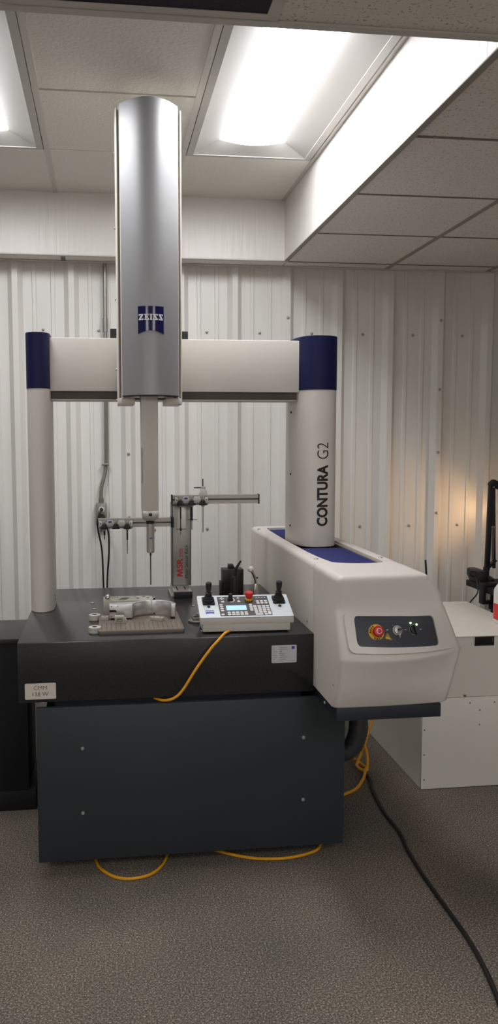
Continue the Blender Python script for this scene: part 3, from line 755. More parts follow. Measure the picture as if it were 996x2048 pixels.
# holder blocks with three bays each
SY = RY - .048
def holder(x0, z1, letters, parent):
    L = .149
    h = obj('holder_block', M().prism([(x0, z1 - .006), (x0 + L, z1 - .006), (x0 + L, z1 - .045), (x0, z1 - .045)], 'y', SY + .002, RY - .034), 'grey_plastic', parent, bevel=.001)
    p_ = L/3.0
    for k in range(4):
        xc = x0 + p_*k
        if k == 0: pl = [(xc + .001, z1 - .010), (xc + .012, z1 - .010), (xc + .018, z1 - .022), (xc + .010, z1 - .035), (xc + .001, z1 - .035)]
        elif k == 3: pl = [(xc - .001, z1 - .010), (xc - .012, z1 - .010), (xc - .018, z1 - .022), (xc - .010, z1 - .035), (xc - .001, z1 - .035)]
        else: pl = [(xc - .012, z1 - .008), (xc + .012, z1 - .008), (xc + .0185, z1 - .022), (xc + .010, z1 - .036), (xc - .010, z1 - .036), (xc - .0185, z1 - .022)]
        c = obj('bay_cover', M().prism(pl, 'y', SY - .002, SY + .003), 'white_plastic', h, bevel=.0008)
        if k in (0, 3): obj('pin_hole', M().cyl((xc + (.009 if k == 0 else -.009), SY - .0026, z1 - .022), (xc + (.009 if k == 0 else -.009), SY - .0015, z1 - .022), .0026, n=10), 'hole', h)
    obj('logo', M().box(x0 + p_ - .0075, x0 + p_ + .0075, SY - .0027, SY - .0018, z1 - .0185, z1 - .011), 'logo_violet', h)
    for k, ch in enumerate(letters):
        xc = x0 + p_*(k + .5)
        obj('slot_tag', M().box(xc - .006, xc + .006, SY + .0008, SY + .0025, z1 - .0185, z1 - .0085), 'label', h)
        text('lettering', ch, 'ink', h, lambda u, v, xc=xc: (xc - .0028 + u, SY + .0004, z1 - .0172 + v), h=.0072)
        obj('bay_foot', M().box(xc + .011, xc + .017, SY - .001, SY + .004, z1 - .046, z1 - .034) if k < 2 else M().box(xc + .013, xc + .019, SY - .001, SY + .004, z1 - .046, z1 - .034), 'alu', h)
    return [x0 + p_*(k + .5) for k in range(3)]
lx = holder(-.026, 1.1625, 'UAB', la_)
ux = holder(.309, 1.2625, 'CDE', ua_)
def stylus(xc, z1, label, segs, star=False, fine=False):
    z0 = z1 - .045
    t = thing('probe_stylus', (xc, SY - .012, z0 + .002), label, 'stylus', 'styli hanging in the sensor rack')
    ad = M().prism([(xc - .016, z0), (xc + .016, z0), (xc + .016, z0 + .008), (xc + .010, z0 + .010), (xc + .008, z0 + .021), (xc - .008, z0 + .021), (xc - .010, z0 + .010), (xc - .016, z0 + .008)], 'y', SY - .022, SY - .0025)
    obj('adapter_plate', ad, 'black', t, bevel=.001)
    y = SY - .012
    if segs:
        s = M(); pr = [(0, z0 - z0)]
        obj('collar', M().cyl((xc, y, z0 - .006), (xc, y, z0 + .001), .0075, n=12), 'grey_plastic', t)
        z = z0 - .004; sh = M()
        for L, r in segs: sh.cyl((xc, y, z), (xc, y, z - L), r, n=8); z -= L
        obj('shaft', sh, 'black', t)
        obj('tip', M().sph((xc, y, z), max(.0016, segs[-1][1]*1.2), 8), 'screw', t)
        if star:
            zz = star; st_ = M(); st_.tube([(xc - .019, y, zz), (xc + .024, y, zz)], .0012, 6); st_.tube([(xc, y - .02, zz), (xc, y + .02, zz)], .0012, 6); st_.box(xc - .004, xc + .004, y - .004, y + .004, zz - .004, zz + .004)
            obj('star_arms', st_, 'black', t)
    return t
stylus(lx[0], 1.1625, 'black stylus with a thick shaft in the leftmost bay of the lower rack arm', [(.022, .0045), (.018, .002)])
stylus(lx[1], 1.1625, 'empty black adapter plate in the middle bay of the lower rack arm', [])
stylus(lx[2], 1.1625, 'long thin black stylus in the right bay of the lower rack arm', [(.045, .0035), (.06, .0016)])
stylus(ux[0], 1.2625, 'black stylus with a small cross tip hanging in front of the rack post', [(.055, .0032), (.04, .002), (.014, .0032), (.018, .0012)], star=1.2625 - .045 - .105)
stylus(ux[1], 1.2625, 'star stylus with horizontal arms in the middle bay of the upper rack arm', [(.064, .004), (.04, .0018)], star=1.2625 - .045 - .064)
stylus(ux[2], 1.2625, 'straight long needle stylus in the right bay of the upper rack arm', [(.116, .0017)])
ct = thing('cube_stylus', (.4365, RY - .02, 1.2605), 'white cone holder with crossed black styli sitting on top of the upper rack arm', 'stylus')
obj('cone', M().prism([(.421, 1.2607), (.4575, 1.2607), (.4525, 1.283), (.4505, 1.286), (.4295, 1.286)], 'y', RY - .033, RY - .003), 'white_plastic', ct, bevel=.001)
obj('cube', M().box(.4275, .4485, RY - .029, RY - .008, 1.286, 1.299), 'light_plastic', ct, bevel=.001)
obj('stylus_shaft', M().cyl((.438, RY - .018, 1.297), (.438, RY - .018, 1.332), .0026, n=8), 'black', ct)
obj('stylus_shaft', M().cyl((.428, RY - .018, 1.2925), (.398, RY - .018, 1.2925), .0026, .0022, n=8), 'black', ct)

# ------------------------------------------------------------------ control pendant
pA = Vector((.330, 2.753, .877)); yaw = -.025
ex = Vector((math.cos(yaw), math.sin(yaw), 0)); ey = Vector((-math.sin(yaw)*.94, .94*math.cos(yaw), .3413)).normalized(); ez = ex.cross(ey)
PW, PD = .336, .1505
def pn(a, b_, c=0): return pA + ex*a + ey*b_ + ez*c
hy = Vector((-math.sin(yaw), math.cos(yaw), 0))
def ph_(a, y, z): return Vector((pA.x, pA.y, 0)) + ex*a + hy*y + Vector((0, 0, z))
pend = thing('control_pendant', (.50, 2.83, ZG), 'pale blue-grey control pendant with two joysticks and keypad, on the granite table front', 'controller')
up = M().prism([(0, .8755), (0, .8535), (.1415, .905), (.1415, .927)], 'x', 0, PW).xf(ph_)
hs = obj('housing', up, 'light_plastic', pend, bevel=.003)
lo_ = M().prism([(.005, .857), (.005, .826), (.125, .826), (.132, .905)], 'x', .010, PW - .012).xf(ph_)
obj('housing_base', lo_, 'light_plastic', pend, bevel=.003)
for a in (.05, .13, .21, .29):
    obj('foot', M().cyl(tuple(ph_(a, .03, ZG + .0002)), tuple(ph_(a, .03, .827)), .010, n=12), 'rubber', pend)
for a in (.05, .29): obj('foot', M().cyl(tuple(ph_(a, .11, ZG + .0002)), tuple(ph_(a, .11, .827)), .010, n=12), 'rubber', pend)
tp = obj('top_plate', M().prism(rrect(.0, PW, 0, PD, .005), 'z', -.0015, .002).xf(pn), 'pendant_top', pend, bevel=.0008)
kp = obj('keypad', M().prism(rrect(.0735, .2605, .0078, .139, .002), 'z', .001, .0026).xf(pn), 'keypad', pend)
obj('screen', M().prism([(.100, .0455), (.1735, .0455), (.1735, .077), (.100, .077)], 'z', .002, .0031).xf(pn), 'screen', pend, label='lit blue screen')
sk = lambda a, b_: (a, b_ + .025*a)
def keys(L, wd, hg, rnd):
    P0_ = circ(0, 0, 1, 12) if rnd else rrect(-1, 1, -1, 1, .25, 2)
    me = M().prism([(x*wd, y*hg) for x, y in P0_], 'z', 0, .0014)
    for a, b_ in L:
        a, b_ = sk(a, b_); mm = M(); mm.v = [tuple(pn(a + x, b_ + y, .0022 + z)) for x, y, z in me.v]; mm.f = list(me.f)
        obj('key', mm, 'key', pend)
keys([(.0916, .1013), (.1512, .0998), (.0832, .0801), (.0839, .0674), (.0842, .0541), (.0845, .0408), (.083, .0155), (.1909, .0761), (.1909, .0634), (.1908, .0508), (.1908, .0383),
      (.2195, .0975), (.2347, .0975), (.2497, .0971), (.2202, .0842), (.235, .0838), (.2501, .0834), (.2508, .0626), (.2512, .0492), (.2516, .0358), (.2384, .0090),
      (.1063, .0273), (.1221, .0268), (.1525, .0258), (.1676, .0256)], .0064, .0050, True)
keys([(.137, .0262), (.1065, .0143), (.1218, .0134), (.1366, .0130), (.152, .0126), (.1675, .0125), (.2049, .0634), (.2210, .0628), (.2369, .0625), (.2054, .0492), (.2213, .0492), (.2369, .0488),
      (.2056, .0359), (.2212, .0359), (.2366, .0358), (.206, .0227), (.2215, .0227), (.2363, .0227)], .0062, .0048, False)
keys([(.2142, .0092)], .0135, .0045, False); keys([(.2517, .0165)], .0055, .0105, False)
ic_ = M()
for da, db in ((0, 0), (.006, 0), (-.006, 0), (0, .007), (0, -.007)): ic_.prism(circ(.0905 + da, .1263 + db, .0028, 8), 'z', .0026, .003)
for a in (.2198, .2293, .2396, .2501): ic_.prism([(a - .004, .1265), (a + .004, .1265), (a, .1315)], 'z', .0026, .003)
ic_.prism([(.1445, .1255), (.1575, .1255), (.151, .1345)], 'z', .0026, .003); ic_.prism(circ(.1512, .113, .0018, 8), 'z', .0026, .003)
obj('print', ic_.xf(pn), 'key', pend, kind='stuff')
# joysticks
def joystick(a, b_):
    a, b_ = sk(a, b_)
    base = M().prism(rrect(a - .022, a + .022, b_ - .024, b_ + .026, .004, 3), 'z', .0015, .0085).xf(pn)
    j = obj('joystick', base, 'rubber', pend, bevel=.0015)
    o_ = pn(a, b_, .008); axj = (ez*.75 + Vector((0, 0, 1))*.5).normalized()
    bo = M().lathe([(0, 0), (.0215, 0), (.0205, .005), (.0165, .008), (.0170, .011), (.0155, .014), (.0120, .017), (.0125, .020), (.0110, .0225), (.0085, .026), (.0085, .030), (0, .030)], o_, axj, 20)
    obj('boot', bo, 'rubber', j)
    hn = M().lathe([(0, .028), (.012, .028), (.0125, .0305), (.010, .032), (.0075, .033), (.0085, .040), (.0105, .052), (.0112, .062), (.0105, .068), (.007, .0712), (0, .072)], o_, axj, 20)
    obj('grip', hn, 'black', j)
    return j
joystick(.0392, .106); joystick(.2985, .0995)
for a, b_ in ((.0375, .0699), (.297, .0602)):
    a, b_ = sk(a, b_); obj('lock_nut', M().lathe([(.0022, .001), (.0058, .001), (.0058, .0035), (.0022, .0035)], pn(a, b_, .001), ez, 14), 'black', pend)
ac, bc = sk(.1898, .1105)
obj('emergency_collar', M().lathe([(0, 0), (.0135, 0), (.0135, .006), (.009, .009), (0, .009)], pn(ac, bc, .002), (ez + Vector((0, 0, .5))).normalized()), 'yellow', pend, label='yellow collar under the stop button')
obj('emergency_button', M().lathe([(0, .008), (.0105, .008), (.0115, .016), (.0150, .018), (.0155, .027), (.0135, .031), (0, .032)], pn(ac, bc, .002), (ez + Vector((0, 0, .5))).normalized()), 'red', pend, label='red mushroom stop button')
ac, bc = sk(.1213, .1128)
obj('rotary_knob', M().lathe([(0, 0), (.0105, 0), (.0100, .006), (.0082, .008), (.0074, .023), (.006, .0255), (0, .026)], pn(ac, bc, .002), (ez + Vector((0, 0, .5))).normalized()), 'black', pend)
dl = M(); arc_o = []; arc_i = []
for k in range(15):
    t = math.radians(-110 + 190*k/14); arc_o.append((ac + .0165*math.cos(t), bc + .0165*math.sin(t))); arc_i.append((ac + .0125*math.cos(t), bc + .0125*math.sin(t)))
dl.loft([[(x, y, .0029) for x, y in arc_o], [(x, y, .0029) for x, y in arc_i]], closed=False); obj('dial_mark', dl.xf(pn), 'key', pend)
lg_ = obj('logo', M().prism([(.0232, .0255), (.033, .028), (.043, .028), (.0532, .0255), (.0532, .0485), (.0232, .0485)], 'z', .0015, .0025).xf(pn), 'logo_violet', pend, label='violet-blue logo reading ZEISS')
zeiss(lg_, lambda u, v: pn(.0245 + u, .0362 + v, .0029), .0275, .0072, 'ink_white')
# its yellow cable droops over the front edge into the gap under the granite
obj('cable', M().tube([(.46, 2.80, .8265), (.44, 2.765, .8275), (.413, 2.722, .8285), (.385, 2.690, .812), (.3577, 2.683, .785), (.3086, 2.680, .720), (.2611, 2.680, .646), (.230, 2.683, .6165), (.195, 2.70, .6040), (.165, 2.735, .6030)], .0048, 10), 'yellow_cable', pend, label='yellow cable')

# ------------------------------------------------------------------ parts on the table
plate = thing('fixture_plate', (.125, 2.935, ZG), 'brown-grey perforated fixture plate under the machined parts', 'plate')
fpl = obj('plate_body', M().prism(rrect(-.0255, .2775, 2.787, 3.08, .006), 'z', ZG + .0002, .835), 'plate', plate, bevel=.0012)
hm = M().cyl((0, 0, 0), (0, 0, .0006), .0024, n=8).mesh('hole'); hm.materials.append(MT['hole'])
for i in range(18):
    for j in range(6):
        x = -.014 + .0168*i; y = 2.800 + .020*j
        inst('hole', hm, plate, (x, y, .8348))
ZP = .835
br = thing('machined_bracket', (.13, 2.98, ZP), 'shiny machined aluminium bracket with a curved arm on the fixture plate', 'bracket')
bk = M().prism([(.0134, ZP + .006), (.0990, ZP + .006), (.0990, ZP + .0575), (.0134, ZP + .0575)], 'y', 2.958, 3.005)
ob = obj('block', bk, 'mach', br, bevel=.0008)
for x, z in ((.0215, .886), (.0435, .886), (.0215, .848)): obj('hole', M().cyl((x, 2.9574, z), (x, 2.960, z), .0018, n=10), 'hole', ob)
sl = M().prism([(.0134, .8595), (.036, .8595), (.0395, .863), (.0395, .869), (.036, .8725), (.0134, .8725)], 'y', 2.9572, 2.9585); obj('slot', sl, 'hole', ob)
obj('slot_floor', M().cyl((.0134, 2.9600, .8625), (.037, 2.9600, .8625), .0035, n=12), 'chrome', ob)
acx, acy, ar = .1735, 2.948, .0755
rin = []; rout = []
for k in range(33):
    t = math.radians(172 - 164*k/32)
    rin.append((acx + ar*math.cos(t), acy + ar*math.sin(t))); rout.append((acx + (ar + .014)*math.cos(t), acy + (ar + .014)*math.sin(t)))
am = M().prism(rin + rout[::-1], 'z', ZP + .0084, ZP + .0570)
oa = obj('curved_arm', am, 'mach', br, bevel=.0006, ang=50)
obj('seam_rib', M().box(.1735 - .001, .1735 + .001, acy + ar - .002, acy + ar + .001, ZP + .008, ZP + .0572), 'chrome', br)
obj('end_lug', M().box(.2440, .2600, 2.944, 2.966, ZP + .0082, ZP + .0580), 'mach', br, bevel=.0015)
for x0, x1, y0, y1 in ((.075, .097, 2.962, 3.0), (.2415, .2585, 2.95, 2.964), (.02, .035, 2.965, 3.0)): obj('support_foot', M().box(x0, x1, y0, y1, ZP, ZP + .0082), 'hole', br)

fb = thing('fixture_block', (.085, 3.10, ZG), 'matt grey fixture block with cut-outs behind the shiny curved bracket', 'block')
pl = [(-.009, 3.058), (-.009, 3.150)] + [(.150 + .045*math.sin(math.radians(a)), 3.105 + .045*math.cos(math.radians(a))) for a in range(0, 181, 15)]
pl[1] = (-.009, 3.150)
fo = obj('body', M().prism(pl, 'z', ZG + .0002, .887), 'matte_alu', fb, bevel=.0012)
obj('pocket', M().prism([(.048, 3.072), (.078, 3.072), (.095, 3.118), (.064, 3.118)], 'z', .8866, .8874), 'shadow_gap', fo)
for x, y, r in ((.028, 3.125, .003), (.036, 3.125, .003), (.046, 3.125, .004), (.125, 3.10, .007), (.15, 3.128, .006), (.165, 3.10, .007), (.115, 3.13, .004)):
    obj('hole', M().cyl((x, y, .8866), (x, y, .8874), r, n=10), 'hole', fo)
bl_ = tag(obj('steel_ball', M().sph((0.0085, 3.075, .8985), .0115, 20).cyl((.0085, 3.075, .887), (.0085, 3.075, .890), .004, n=12), 'chrome', at=(.0085, 3.075, .887)), 'polished steel ball sitting on the left corner of the grey fixture block', 'ball')
tb = thing('thumb_screw', (.185, 3.045, ZP), 'small round-headed steel thumb screw standing just behind the curved bracket arm', 'screw')
obj('stem', M().cyl((.186, 3.046, ZP), (.186, 3.046, .899), .0035, n=10), 'black', tb)
obj('head', M().lathe([(0, 0), (.006, 0), (.0075, .003), (.006, .006), (0, .007)], (.186, 3.046, .898), n=14), 'chrome', tb)

def ring(x, y, label):
    t = tag(obj('steel_ring', M().lathe([(.0095, 0), (.0215, 0), (.0225, .001), (.0225, .020), (.0215, .021), (.0095, .021), (.0095, 0)], (x, y, ZG + .0002), n=32), 'light_plastic', at=(x, y, ZG)), label, 'ring', 'rings beside the fixture plate')
    c = obj('bore', M().lathe([(0, 0), (.0094, 0), (.0094, .0205), (0, .003)], (x, y, ZG + .0004), n=24), 'hole', t)
ring(-.0430, 3.035, 'pale ring standing at the back left of the fixture plate, behind its twin')
ring(-.0400, 2.830, 'pale ring at the front left corner of the fixture plate')
sb = thing('drilled_block', (-.003, 2.965, ZP), 'tiny silver block with a top hole on the left end of the fixture plate', 'block')
o = obj('body', M().box(-.0165, .0092, 2.953, 2.975, ZP, ZP + .0135), 'matte_alu', sb, bevel=.0006); obj('hole', M().cyl((-.0035, 2.964, ZP + .0133), (-.0035, 2.964, ZP + .0139), .004, n=12), 'hole', sb)
cb = thing('clamp_block', (.053, 2.91, ZP), 'small grey clamp block with a chamfered corner in front of the machined bracket', 'block')
o = obj('body', M().prism([(.0325, ZP), (.0750, ZP), (.0755, ZP + .012), (.064, ZP + .026), (.0325, ZP + .026)], 'y', 2.898, 2.922), 'matte_alu', cb, bevel=.0006)
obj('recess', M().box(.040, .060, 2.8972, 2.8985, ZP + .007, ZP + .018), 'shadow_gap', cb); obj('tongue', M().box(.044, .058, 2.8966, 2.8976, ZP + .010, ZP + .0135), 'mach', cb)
ba = thing('drilled_bar', (.19, 2.925, ZP), 'short flat bar with two holes lying askew inside the curved bracket arm', 'bar')
def rot2(cx, cy, a): 
    c, s_ = math.cos(a), math.sin(a); return lambda x, y, z: (cx + x*c - y*s_, cy + x*s_ + y*c, z)
fn = rot2(.190, 2.930, -.55)
obj('body', M().box(-.026, .026, -.009, .009, ZP, ZP + .013).xf(fn), 'matte_alu', ba, bevel=.0006)
for x in (-.013, .013): obj('hole', M().cyl((x, 0, ZP + .0128), (x, 0, ZP + .0134), .0035, n=10).xf(fn), 'hole', ba)
ds = thing('turned_fixture', (.338, 2.955, ZG), 'turned steel disc with a stacked clamp peeking out left of the pendant', 'fixture')
obj('disc', M().lathe([(0, 0), (.031, 0), (.032, .002), (.032, .007), (.030, .008), (0, .008)], (.340, 2.948, ZG + .0002), n=32), 'steel', ds)
obj('clamp', M().box(.324, .372, 2.935, 2.965, ZG + .008, ZG + .020), 'steel', ds, bevel=.002); obj('clamp_bar', M().box(.327, .368, 2.938, 2.958, ZG + .020, ZG + .028).xf(lambda x, y, z: (x, y + (x-.34)*.3, z)), 'chrome', ds, bevel=.002)
bo = M().cyl((.345, 2.945, ZG + .028), (.345, 2.945, ZG + .034), .007, n=6); obj('bolt', bo, 'chrome', ds)

ab = thing('angle_block', (.56, 3.45, ZG), 'dark bronze square block standing behind the pendant', 'block')
obj('body', M().box(.513, .604, 3.43, 3.50, ZG + .0002, .9375), 'brown_block', ab, bevel=.0015)
obj('top_wedge', M().prism([(.541, .9375), (.571, .9375), (.563, .9555), (.541, .9555)], 'y', 3.46, 3.49), 'brown_block', ab, bevel=.001)
obj('side_step', M().box(.503, .513, 3.44, 3.49, ZG + .0002, .882), 'brown_block', ab, bevel=.001)
ps = thing('stylus_stand', (.545, 3.34, ZG), 'black cylindrical stand holding a slanted stylus, in front of the bronze block', 'stand')
obj('post', M().lathe([(0, 0), (.0155, 0), (.0155, .096), (.0148, .098), (.0148, .1005), (.0125, .104), (0, .104)], (.5485, 3.34, ZG + .0002), n=24), 'black', ps)
obj('stylus_pen', M().tube([(.5485, 3.34, .92), (.5520, 3.34, .945), (.5600, 3.338, .965), (.5755, 3.335, .990)], lambda t: .0085 - .0045*t, 10), 'black', ps)
obj('tip', M().sph((.5790, 3.334, .9955), .0036, 10), 'ceramic', ps)
rs = thing('reference_sphere', (.640, 3.33, ZG), 'white calibration ball on a bent chrome stem behind the pendant', 'sphere')
obj('post', M().lathe([(0, 0), (.0115, 0), (.0115, .068), (.0102, .071), (0, .071)], (.6390, 3.33, ZG + .0002), n=24), 'chrome', rs)
obj('stem', M().tube([(.6390, 3.33, .888), (.6385, 3.33, .905), (.634, 3.33, .922), (.624, 3.33, .942)], .0062, 12), 'chrome', rs)
obj('clamp_screw', M().cyl((.642, 3.33, .915), (.649, 3.33, .917), .004, n=8), 'black', rs)
obj('ball', M().sph((.6175, 3.33, .9535), .0135, 24), 'ceramic', rs)

# ------------------------------------------------------------------ around the machine
bc_ = thing('black_cabinet', (-.75, 3.38, 0), 'black low cabinet with a dark grey top beside the machine at the left edge', 'cabinet')
obj('body', M().box(-1.25, -.318, 3.2106, 3.5548, .085, .694), 'black_desk', bc_, bevel=.003)
obj('worktop', M().box(-1.26, -.312, 3.205, 3.5548, .694, .7143), 'desk_top', bc_, bevel=.002)
obj('plinth', M().box(-1.25, -.292, 3.2106, 3.54, 0, .085), 'black_desk', bc_, bevel=.003)

wc = thing('white_cabinet', (1.6, 3.53, 0), 'off-white steel cabinet with a recessed black handle at the right edge', 'cabinet')
CX0, CX1, CY0, CY1 = 1.3375, 1.858, 3.1815, 3.892
obj('body', M().box(CX0 + .0015, CX1, CY0 + .016, CY1, .004, .664), 'cabinet', wc, bevel=.002)
obj('top_panel', M().box(CX0, CX1 + .001, CY0, CY1, .6645, .669), 'cabinet', wc, bevel=.0015)
hxa, hxb, hza, hzb = 1.5640, 1.6480, .6275, .6620
dr = M()
for b4 in ((CX0, hxa, CY0, CY0 + .015, .4045, .6635), (hxb, CX1, CY0, CY0 + .015, .4045, .6635), (hxa, hxb, CY0, CY0 + .015, .4045, hza), (hxa, hxb, CY0, CY0 + .015, hzb, .6635)): dr.box(*b4)
dd = obj('upper_panel', dr, 'cabinet', wc)
hd_ = M().box(hxa, hxb, CY0 + .013, CY0 + .015, hza, hzb)
obj('handle_recess', hd_, 'black', dd)
hf = M(); hf.box(hxa - .002, hxb + .002, CY0 - .0015, CY0 + .001, hzb - .002, hzb + .002); hf.box(hxa - .002, hxb + .002, CY0 - .0015, CY0 + .001, hza - .002, hza + .003); hf.box(hxa - .002, hxa + .003, CY0 - .0015, CY0 + .001, hza, hzb); hf.box(hxb - .003, hxb + .002, CY0 - .0015, CY0 + .001, hza, hzb)
obj('handle_rim', hf, 'black', dd); obj('handle_lip', M().prism([(CY0 + .002, hza), (CY0 + .013, hza), (CY0 + .013, hza + .014)], 'x', hxa, hxb), 'black', dd)
lp = obj('lower_panel', M().box(CX0, CX1, CY0, CY0 + .015, .003, .4020), 'cabinet', wc, bevel=.001)
obj('side_panel', M().box(CX0 - .0005, CX0 + .002, CY0 + .016, CY1, .003, .664), 'cabinet', wc)
obj('cam_lock', M().lathe([(0, 0), (.007, 0), (.0065, .003), (0, .0045)], (1.5233, CY0, .4105), (0, -1, 0), 14), 'chrome', dd)
for x, z in ((1.5491, .3757), (1.6603, .3753), (1.5954, .3428), (1.595, .2785), (1.3474, .266), (1.3477, .1555), (1.3503, .0443), (1.70, .266), (1.70, .12)):
    obj('screw', dome(M(), (x, CY0, z), (0, -1, 0), .0033, .002, 8), 'alu_dark', lp)
st = M()
for k in range(7):
    x = 1.775 + .011*k; st.add([(x, 3.78 + .012*(k % 3), .6693), (x + .006, 3.78 + .012*(k % 3), .6693), (x + .003, 3.85, .6693), (x - .002, 3.84, .6693)], [(0, 1, 2, 3)])
obj('painted_reflection', st, 'label', wc)  # reflection pattern on the top, put into flat coloured marks

bt = thing('white_bottle', (1.800, 3.395, .669), 'white plastic bottle with a red label on the right end of the white cabinet', 'bottle')
bxc, byc, hb = 1.806, 3.375, .046
def rsq(s_, z): return [(bxc + x*s_, byc + y*s_, z) for x, y in rrect(-hb, hb, -hb, hb, .014, 4)]
zz0 = .6694
rg = [rsq(.90, zz0), rsq(.97, zz0 + .004), rsq(1, zz0 + .012), rsq(1, zz0 + .150), rsq(.95, zz0 + .160), rsq(.70, zz0 + .182), rsq(.40, zz0 + .196), rsq(.34, zz0 + .20), rsq(.34, zz0 + .215)]
obj('body', M().loft(rg, True, True, True), 'bottle', bt, ang=35)
obj('cap', M().cyl((bxc, byc, zz0 + .212), (bxc, byc, zz0 + .236), .020, n=20), 'white_plastic', bt)
def lab(z0, z1, mt, nm, fx=lambda u: 0):
    full = [(x, y) for x, y in rrect(-hb - .0006, hb + .0006, -hb - .0006, hb + .0006, .0145, 4)]
    seg = full[9:20]
    lo = [(bxc + x, byc + y, z0) for x, y in seg]; hi = [(bxc + x, byc + y, z1 + fx(i/(len(seg)-1))) for i, (x, y) in enumerate(seg)]
    return obj(nm, M().loft([lo, hi], closed=False), mt, bt)
lab(zz0 + .020, zz0 + .092, 'label_red', 'red_label', lambda u: .016*u)
pz = M()
for z, a, b4 in ((.125, .006, .028), (.109, .005, .030), (.102, .005, .024)):
    pz.box(bxc - hb + .012 + a, bxc - hb + .012 + b4, byc - hb - .0012, byc - hb - .0004, zz0 + z - .0022, zz0 + z + .0022)
obj('print', pz, 'ink_red', bt)

# black desk, lamp and power brick in the right corner
dk = thing('black_desk', (2.6, 3.6, 0), 'black desk whose edge shows at the right, behind the white cabinet', 'desk')
obj('desktop', M().box(1.987, 3.3, 3.30, 4.17, .700, .732), 'rubber', dk, bevel=.002)
obj('side_panel', M().box(2.11, 2.14, 3.36, 4.12, 0, .700), 'black_desk', dk); obj('side_panel', M().box(3.22, 3.25, 3.36, 4.12, 0, .700), 'black_desk', dk)
LY = 4.12
def lsc(x, z): return (x*LY/4.2, 1.5 - (1.5 - z)*LY/4.2)
dl_ = thing('desk_lamp', (2.08, LY, .70), 'black spring-arm desk lamp clamped to the black desk edge, at the right edge', 'lamp')
ec = thing('edge_clamp', (1.98, LY - .168, .70), 'black clamp gripping the left edge of the black desk, in front of the power brick', 'clamp')
cl = M(); cl.prism([(1.968, .640), (2.05, .640), (2.05, .656), (1.986, .656), (1.986, .7325), (2.045, .7325), (2.045, .752), (1.968, .752)], 'y', LY - .19, LY - .145)
obj('jaw', cl, 'black', ec, bevel=.002)
obj('clamp_screw', M().lathe([(0, 0), (.016, 0), (.016, .030), (.009, .030), (.009, .0893), (0, .0893)], (2.03, LY - .168, .610), n=12), 'black', ec)
xa, za = lsc(2.135, .79); xb, zb = lsc(2.150, 1.268)
obj('lamp_base', M().lathe([(0, 0), (.045, 0), (.045, .012), (.016, .03), (.016, .075), (0, .075)], (2.078, LY, .7322), n=24), 'black', dl_)
bar = M(); bar.box(-.010, .010, -.009, .009, 0, 1)
def beam(p, q, hw, hd):
    p, q = Vector(p), Vector(q); d = q - p; zx = d.normalized(); yx = Vector((0, 1, 0)); xx = yx.cross(zx).normalized(); yx = zx.cross(xx)
    return M().box(-hw, hw, -hd, hd, 0, d.length).xf(lambda a, b4, c: p + xx*a + yx*b4 + zx*c)
obj('lower_arm', beam((2.082, LY, .79), (2.092, LY, 1.275), .013, .010), 'black', dl_, bevel=.002)
obj('lower_arm', beam((2.122, LY, .80), (2.106, LY, 1.262), .007, .010), 'black', dl_, bevel=.002)
sp = M()
for dx in (.0, .010):
    sp.tube([(2.099 + dx + .0035*math.cos(k*1.2), LY - .012 + .0035*math.sin(k*1.2), .85 + .0012*k) for k in range(150)], .0010, 5, 1)
obj('spring', sp, 'steel', dl_)
obj('spring_bracket', M().box(2.094, 2.120, LY - .014, LY + .004, 1.026, 1.034), 'steel', dl_); obj('spring_bracket', M().prism([(2.092, .80), (2.135, .842), (2.126, .85), (2.086, .815)], 'y', LY - .012, LY + .012), 'black', dl_)
obj('elbow', M().prism([(2.076, 1.262), (2.082, 1.254), (2.135, 1.232), (2.150, 1.245), (2.118, 1.283), (2.104, 1.290), (2.092, 1.282)], 'y', LY - .016, LY + .016), 'black', dl_, bevel=.003)
obj('elbow_bolt', M().cyl((2.098, LY - .0165, 1.248), (2.098, LY - .021, 1.248), .005, n=10), 'steel', dl_)
obj('upper_arm', beam((2.108, LY, 1.281), (2.47, LY, 1.075), .008, .010), 'black', dl_, bevel=.002)
obj('upper_arm', beam((2.125, LY, 1.250), (2.46, LY, 1.052), .006, .010), 'black', dl_, bevel=.002)
hdv = Vector((-.64, .48, .03)).normalized(); hp = Vector((2.50, LY, 1.055))
obj('lamp_shade', M().lathe([(.018, -.03), (.035, -.02), (.048, .02), (.075, .09), (.073, .09), (.045, .02), (.030, -.015), (.018, -.03)], hp, hdv, 24), 'black', dl_)
obj('bulb', M().sph(tuple(hp + hdv*.035), .024, 14), 'bulb', dl_)
ld = bpy.data.lights.new('desk_lamp_glow', 'SPOT'); ld.energy = DESK_LAMP_W; ld.color = (1.0, .60, .30); ld.spot_size = math.radians(70); ld.spot_blend = 1.0; ld.shadow_soft_size = .03
lo = bpy.data.objects.new('lamp_glow', ld); COL.objects.link(lo); lo.parent = dl_; lo.location = hp + hdv*.075 - wloc(dl_)
lo.rotation_euler = hdv.to_track_quat('-Z', 'Y').to_euler()
pbk = thing('power_brick', (2.0, 4.05, .732), 'black power brick with a cable loop on the black desk below the lamp arm', 'adapter')
obj('body', M().prism([(1.975, .770), (1.992, .733), (2.027, .733), (2.027, .80), (2.020, .806), (1.985, .806), (1.975, .80)], 'y', 3.995, 4.14), 'black', pbk, bevel=.003)
obj('cable', M().tube([(1.978, 4.05, .795), (1.958, 4.05, .797), (1.951, 4.05, .785), (1.960, 4.05, .772), (1.978, 4.05, .768)], .0035, 8), 'black_cable', pbk)
obj('cable', M().tube([(1.982, 4.0, .768), (1.960, 3.985, .757), (1.948, 3.95, .701), (1.908, 3.95, .649), (1.875, 3.96, .58)], .004, 8), 'black_cable', pbk)
tag(obj('antenna_rod', M().tube([(1.860, 4.40, .003), (1.8536, 4.40, .72), (1.8457, 4.40, .81)], .006, 8, 1), 'black', at=(1.86, 4.40, 0)), 'thin black rod standing by the wall behind the machine guard', 'rod')

